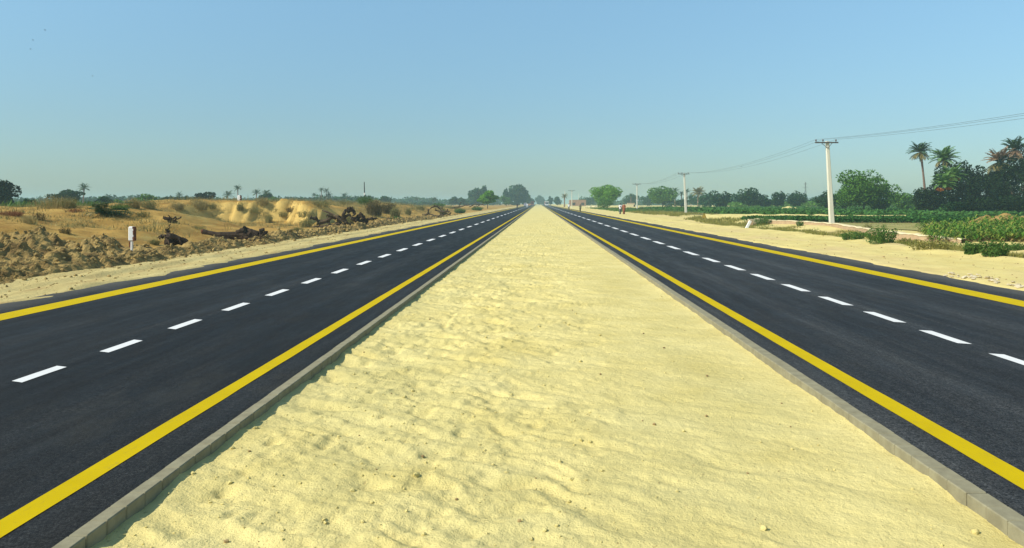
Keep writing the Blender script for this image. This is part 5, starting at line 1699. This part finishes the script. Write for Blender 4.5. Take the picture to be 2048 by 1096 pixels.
# --- bushes on the dunes: (px, base py, width px, height px, material, label, leaves)
B = [
    (58, 447, 44, 20, 'dry_straw', 'pale straw tuft on the bare dune at the far left', 200),
    (78, 441, 34, 18, 'dry_brown', 'brown tuft with a dark foot on the bare dune beside the pale straw tuft', 160),
    (110, 416, 100, 26, 'dry_straw', 'wide pale straw bush on the dune crest below the lone flat topped tree', 900),
    (138, 416, 44, 24, 'dry_green', 'grey green bush on the dune crest at the right end of the wide straw bush', 500),
    (22, 431, 60, 10, 'dry_red', 'low reddish brown scrub on the dune at the left border', 700),
    (150, 424, 46, 8, 'dry_red', 'low reddish brush on the crest of the bare dune', 300),
    (130, 468, 30, 14, 'dry_brown', 'small brown tuft on the open slope behind the spoil heap', 160),
    (265, 416, 42, 20, 'dry_straw', 'rounded straw coloured bush on the crest right of the dark round bush', 900),
    (298, 418, 44, 18, 'dry_green', 'pale olive bush on the crest beside the rounded straw bush', 600),
    (285, 434, 40, 12, 'dry_green', 'low olive tuft on the slope below the crest bushes', 200),
    (355, 419, 36, 14, 'dry_straw', 'low straw bush on the crest above the root ball', 600),
    (400, 420, 44, 22, 'dry_straw', 'tall feathery straw bush on the crest in front of the dark cube shaped tree', 700),
    (424, 418, 26, 12, 'dry_green', 'small grey tuft right of the feathery straw bush', 200),
    (240, 419, 50, 12, 'weed_green', 'fresh green low bush on the crest between the dark round bush and the straw bush', 600),
    (308, 490, 28, 12, 'dry_green', 'small dark olive bush on the sand behind the soil bank', 360),
    (480, 420, 20, 16, 'dry_green', 'faint green tuft on the dune just below the small white post', 180),
    (525, 410, 32, 16, 'dry_straw', 'straw bush on the dune crest right of the small white post', 400),
    (538, 446, 22, 20, 'dry_green', 'green tuft hanging in the cut bank of the dune', 220),
    (595, 463, 28, 9, 'dry_green', 'low olive bush on the sand between the charred trunk and the uprooted tree', 400),
    (612, 455, 34, 20, 'dry_green', 'yellow green bush left of the sprawling uprooted tree', 500),
    (585, 424, 34, 10, 'dry_brown', 'brown clump on the middle of the dune slope', 220),
    (565, 436, 30, 9, 'dry_green', 'thin olive clump above the cut bank', 180),
    (610, 432, 40, 12, 'dry_green', 'olive clump on the slope above the yellow green bush', 300),
    (640, 415, 60, 12, 'dry_green', 'wide low olive scrub on the crest behind the uprooted tree', 500),
    (690, 409, 44, 10, 'dry_green', 'low scrub on the crest left of the banded post', 300),
    (700, 447, 24, 18, 'dry_green', 'pale green bush in front of the upright root mass', 500),
    (730, 410, 40, 18, 'weed_green', 'green bush around the foot of the banded post', 900),
    (748, 432, 44, 32, 'dry_brown', 'big brown bush on the flank of the peaked dune', 1500),
    (772, 428, 32, 22, 'dry_brown', 'second brown bush right of the big brown one', 900),
    (790, 436, 26, 22, 'dry_green', 'olive bush at the right foot of the peaked dune', 800),
    (792, 443, 34, 10, 'weed_green', 'fresh green low weeds at the end of the clod bank', 700),
    (816, 430, 18, 14, 'dry_green', 'small olive bush alone on the sand right of the peaked dune', 250),
    (750, 400, 30, 8, 'dry_straw', 'straw tuft on the very top of the peaked dune', 250),
    (782, 416, 26, 10, 'dry_brown', 'small brown clump on the right shoulder of the peaked dune', 200),
    (840, 420, 30, 8, 'dry_green', 'thin scrub on the sand left of the bleached tree', 240),
    (876, 414, 36, 8, 'weed_green', 'green scrub behind the bleached uprooted tree', 500),
    (885, 428, 26, 12, 'dry_green', 'olive weeds among the bleached branches', 300),
    (920, 427, 28, 10, 'weed_green', 'fresh green mound of weeds on the shoulder left of the bright roadside tree', 700),
    (954, 421, 30, 8, 'weed_green', 'green weeds at the foot of the bright roadside tree', 500),
    (905, 410, 40, 6, 'dry_green', 'low scrub behind the fallen grey trunk', 300),
    (660, 402, 26, 6, 'dry_straw', 'small straw tuft on the skyline above the uprooted tree', 120),
    (510, 432, 50, 9, 'dry_green', 'sparse olive clump on the dune above the cut bank', 220),
    (395, 458, 44, 9, 'dry_green', 'thin grey weeds on the sand floor left of the charred trunk', 160),
]
for k, (px, py, wp, hp, mat, lab, nl) in enumerate(B):
    g = ground_at(px, py, 14, 300)
    if g[1] > 150 and px < 830: g = skyline(px)
    elif g[1] > 250: g = (xat(px, 170), 170, gz(xat(px, 170), 170))
    sc_ = g[1] / F
    bush(lab, (g[0], g[1], g[2] - 0.03), wp * sc_, hp * sc_ * 1.1, mat, 500 + k, int(70 + nl * 0.25), int(nl * 1.6), max(0.045, 1.9 * sc_), 'scrub bushes on the dunes', 'bush', 'bush', 0.8, thick=max(0.008, 0.26 * sc_))

# scattered dry tufts too many to count
n = 9000
Yd = 22 * np.exp(RNG.uniform(0, math.log(9), n)); dd = 5.0 + RNG.gamma(2.2, 5.0, n)
Xd = X_LE - dd
mk = fbm(Xd / 5, Yd / 7, 131, 3) > 0.10 - 0.22 * sstep(12, 16, dd) - 0.35 * sstep(60, 90, Yd)
P = np.stack([Xd, Yd, z_left(Xd, Yd)], 1)[mk]
hgt = np.clip(RNG.gamma(3, 0.06, len(P)), 0.06, 0.5) * np.clip(P[:, 1] / 45, 0.7, 2.0)
half = RNG.uniform(0, 1, len(P)) < 0.55
grass_stuff('dry_grass', P[half], hgt[half], 'dry_straw', 141, 12, 0.012, 0.35)
grass_stuff('dry_grass', P[~half], hgt[~half], 'dry_green', 142, 12, 0.012, 0.35)
# low green cover on the plain beyond the dunes
n = 5000
Yd = 60 * np.exp(RNG.uniform(0, math.log(9), n)); Xd = X_LE - 30 - RNG.gamma(2, 40, n) * Yd / 150
grass_stuff('plain_scrub', np.stack([Xd, Yd, z_left(Xd, Yd)], 1), 0.9, 'weed_green', 143, 9, 0.16, 1.6)

# --- trees beyond the dunes
lg = 'trees beyond the left dunes'
def tl(px, top, Y, wpx, leafm, lab, nleaf=900, ls=0.6, bole=0.06, shape='round', nlobe=22, seed=None, name='tree'):
    x = xat(px, Y)
    bz = min(gz(x, Y), 0.6)
    ztop = H - (top - CY) / F * Y
    return tree(lab, (x, Y, bz), ztop - bz, wpx / F * Y, (ztop - bz) * bole, leafm, nleaf, ls, seed or int(px * 7 + 3), lg, nlobe, shape, None, name)


tl(-8, 362, 95, 66, 'leaf_black', 'large black green tree cut by the left border', 2600, 0.4)
tl(12, 384, 92, 30, 'leaf_black', 'dark lobe shaped tree just right of the tree at the left border', 900, 0.36)
tl(53, 399, 90, 36, 'leaf_dark', 'dark rounded bushy tree near the left border above the reddish scrub', 1100, 0.34)
tl(36, 404, 140, 30, 'leaf_haze', 'bluish green bush between the left border trees', 500, 0.5)
tl(132, 381, 150, 50, 'leaf_dark', 'lone flat topped dark green tree above the wide straw bush', 2000, 0.5, 0.3, 'umbrella')
tl(206, 394, 120, 32, 'leaf_dark', 'dark round bush standing right of the lone tall palm', 1200, 0.38)
tl(236, 400, 130, 36, 'leaf_mid', 'mid green bush on the plain left of the rounded straw bush', 900, 0.42)
tl(290, 389, 150, 48, 'leaf_mid', 'green pointed tree behind the rounded straw bush', 1400, 0.5, 0.05, 'spire')
tl(318, 398, 170, 50, 'leaf_dark', 'low dark green trees right of the pointed green tree', 900, 0.55)
tl(357, 394, 165, 52, 'leaf_dark', 'broad dark tree behind the low straw bush', 1300, 0.52)
tl(409, 385, 150, 38, 'leaf_black', 'dark cube shaped tree behind the tall feathery bush', 1900, 0.46, 0.06)
tl(180, 397, 330, 40, 'leaf_haze', 'hazy blue tree right behind the lone tall palm', 600, 1.0)
tl(160, 397, 340, 24, 'leaf_haze', 'hazy blue tree left behind the lone tall palm', 400, 1.0)
tl(228, 394, 330, 36, 'leaf_haze', 'hazy tree with small palms behind the dark round bush', 500, 1.0)
tl(534, 388, 220, 32, 'leaf_dark', 'dark rounded tree right of the thin palms on the dune crest', 1100, 0.7)
tl(546, 394, 215, 20, 'leaf_mid', 'small green tree touching the dark rounded tree', 500, 0.6)
tl(430, 402, 300, 40, 'leaf_haze', 'low hazy bushes right of the dark cube shaped tree', 500, 0.9)
tl(585, 400, 330, 40, 'leaf_haze', 'left part of the hazy wood below the slim palms', 700, 1.0)
tl(610, 396, 335, 44, 'leaf_haze', 'middle of the hazy wood below the slim palms', 800, 1.0)
tl(636, 396, 320, 34, 'leaf_haze', 'right part of the hazy wood below the slim palms', 700, 1.0)
tl(680, 400, 340, 34, 'leaf_haze', 'low hazy tree left of the banded post', 500, 1.0)
tl(768, 393, 330, 26, 'leaf_haze', 'rounded hazy tree right of the banded post', 700, 1.0)
tl(800, 404, 420, 36, 'leaf_haze', 'low hazy bushes right of the rounded hazy tree', 500, 1.2)
tl(850, 404, 420, 50, 'leaf_haze', 'low hazy bushes behind the small olive bush', 600, 1.2)
tl(907, 394, 400, 16, 'leaf_haze', 'left of the two squarish hazy trees behind the fallen grey trunk', 500, 1.0)
tl(921, 396, 400, 18, 'leaf_haze', 'right of the two squarish hazy trees behind the fallen grey trunk', 500, 1.0)
tl(938, 401, 420, 26, 'leaf_haze', 'low hazy trees left of the tall hazy tree', 500, 1.1)
tl(953, 378, 430, 30, 'leaf_haze', 'tall hazy tree behind the bright roadside tree', 1300, 1.3, 0.05)
tl(968, 373, 440, 22, 'leaf_haze', 'tall hazy tree top showing above the bright roadside tree', 900, 1.3, 0.1)
tr(975, 382, 225, 38, 'leaf_bright', 'bright green roadside tree with a forked dark trunk on the left shoulder', 3200, 0.5, 0.22, seed=79, nlobe=18)
tl(1013, 379, 460, 14, 'leaf_haze', 'narrow tall hazy tree left of the big hazy tree over the road end', 700, 1.4, 0.05, 'spire')
tl(1034, 371, 470, 36, 'leaf_haze', 'big hazy tree towering at the end of the left road', 2600, 1.4, 0.04, nlobe=20)
tl(1012, 392, 400, 22, 'leaf_mid', 'small yellow green tree at the foot of the big hazy tree', 500, 0.9)
tl(1050, 386, 490, 22, 'leaf_haze', 'hazy lower tree right of the big hazy tree', 700, 1.4, 0.03)
tl(1061, 396, 600, 14, 'leaf_haze', 'faint tree just left of the vanishing point', 400, 1.6, 0.03)
tr(1080, 392, 800, 17, 'leaf_haze', 'very faint tree right at the vanishing point of the road', 700, 2.4, 0.05, base=-0.3)
tr(1090, 401, 800, 16, 'leaf_haze', 'very faint low trees right of the vanishing point', 400, 2.2, 0.0, base=-0.3)

# far palms on the left
for k, (px, top, Y, r, lab) in enumerate((
    (166, 374, 190, 1.35, 'lone tall palm standing clear of the trees right of the flat topped tree'),
    (215, 392, 330, 1.6, 'tiny hazy palm behind the dark round bush'),
    (359, 388, 300, 1.5, 'small hazy palm above the broad dark tree'),
    (455, 388, 260, 1.8, 'bushy palm left of the small white post'),
    (476, 374, 240, 1.3, 'slim palm rising straight behind the small white post'),
    (512, 383, 260, 1.5, 'dark palm on the skyline between the white post and the dark rounded tree'),
    (534, 384, 240, 1.4, 'palm head on top of the dark rounded tree'),
    (628, 388, 340, 1.3, 'leftmost slim palm above the hazy wood'),
    (642, 377, 330, 1.4, 'tallest slim palm above the hazy wood'),
    (652, 379, 330, 1.4, 'second tallest slim palm above the hazy wood'),
    (659, 389, 330, 1.9, 'broad palm right of the two tall slim palms'),
    (688, 390, 350, 1.8, 'left palm of the pair before the banded post'),
    (695, 394, 350, 1.4, 'right palm of the pair before the banded post'),
    (641, 392, 340, 1.3, 'low palm under the tallest slim palm'),
    (574, 396, 340, 1.5, 'low palm at the left end of the hazy wood'),
    (866, 398, 420, 1.6, 'left faint palm far right of the banded post'),
    (871, 396, 420, 1.6, 'right faint palm far right of the banded post'),
    (821, 400, 480, 1.4, 'tiny faint palm on the far skyline'))):
    x = xat(px, Y); z = min(gz(x, Y), 0.5); zt_ = H - (top + 3 - CY) / F * Y
    palm(lab, (x, Y, z), zt_ - z, r * 1.25, 300 + k, 18, 8, leafm='frond', parts=False, group='far palms beyond the left dunes', trunk_r=0.16, lean=(RNG.uniform(-.3, .3), 0))

# the far wood along the horizon, one mass
rng = np.random.default_rng(91)
def wood(name, x0, x1, y0, y1, h0, h1, n, ls, mat, seed, skip=None):
    rng = np.random.default_rng(abs(int(seed)))
    X = rng.uniform(x0, x1, n); Y = rng.uniform(y0, y1, n)
    hh = h0 + (h1 - h0) * (0.5 + 0.5 * fbm(X / 16, Y / 40, seed, 3)) ** 1.2
    if skip is not None:
        ok = ~skip(X, Y); X, Y, hh = X[ok], Y[ok], hh[ok]
    Z = hh * rng.uniform(0, 1, len(X)) ** 0.6
    V, Q = leaves(np.stack([X, Y, Z - 0.4], 1), ls, rng, 0.8, 0.3)
    return kind(link(name, mesh_np(name, V, Q), M[mat]), 'stuff')


wood('far_wood', -520, -30, 560, 640, 3.0, 8.0, 12000, 2.2, 'leaf_haze', 92)
wood('far_wood', -300, -60, 330, 370, 2.5, 6.5, 9000, 1.3, 'leaf_haze', 93, lambda X, Y: X > -60 - 0.05 * Y)
wood('far_wood', 30, 520, 560, 640, 2.0, 6.0, 9000, 2.2, 'leaf_haze', 94)
wood('far_wood', 100, 330, 330, 370, 1.5, 6.0, 6000, 1.3, 'leaf_haze', 95)
wood('far_wood', 62, 130, 236, 256, 1.0, 3.6, 5000, 0.7, 'leaf_mid', 96)

# ------------------------------------------------------------------ haze
M['haze'] = bpy.data.materials.new('haze')
M['haze'].use_nodes = True
ht = M['haze'].node_tree
ht.nodes.remove(ht.nodes['Principled BSDF'])
pv = ht.nodes.new('ShaderNodeVolumePrincipled')
pv.inputs['Color'].default_value = (0.51, 0.73, 0.76, 1)
pv.inputs['Density'].default_value = 0.0007
pv.inputs['Anisotropy'].default_value = 0.1
ht.links.new(pv.outputs['Volume'], ht.nodes['Material Output'].inputs['Volume'])
hz = MB()
hz.box((0, 1400, 7.1), (6000, 3300, 18.2))
kind(hz.build('haze', M['haze']), 'stuff')
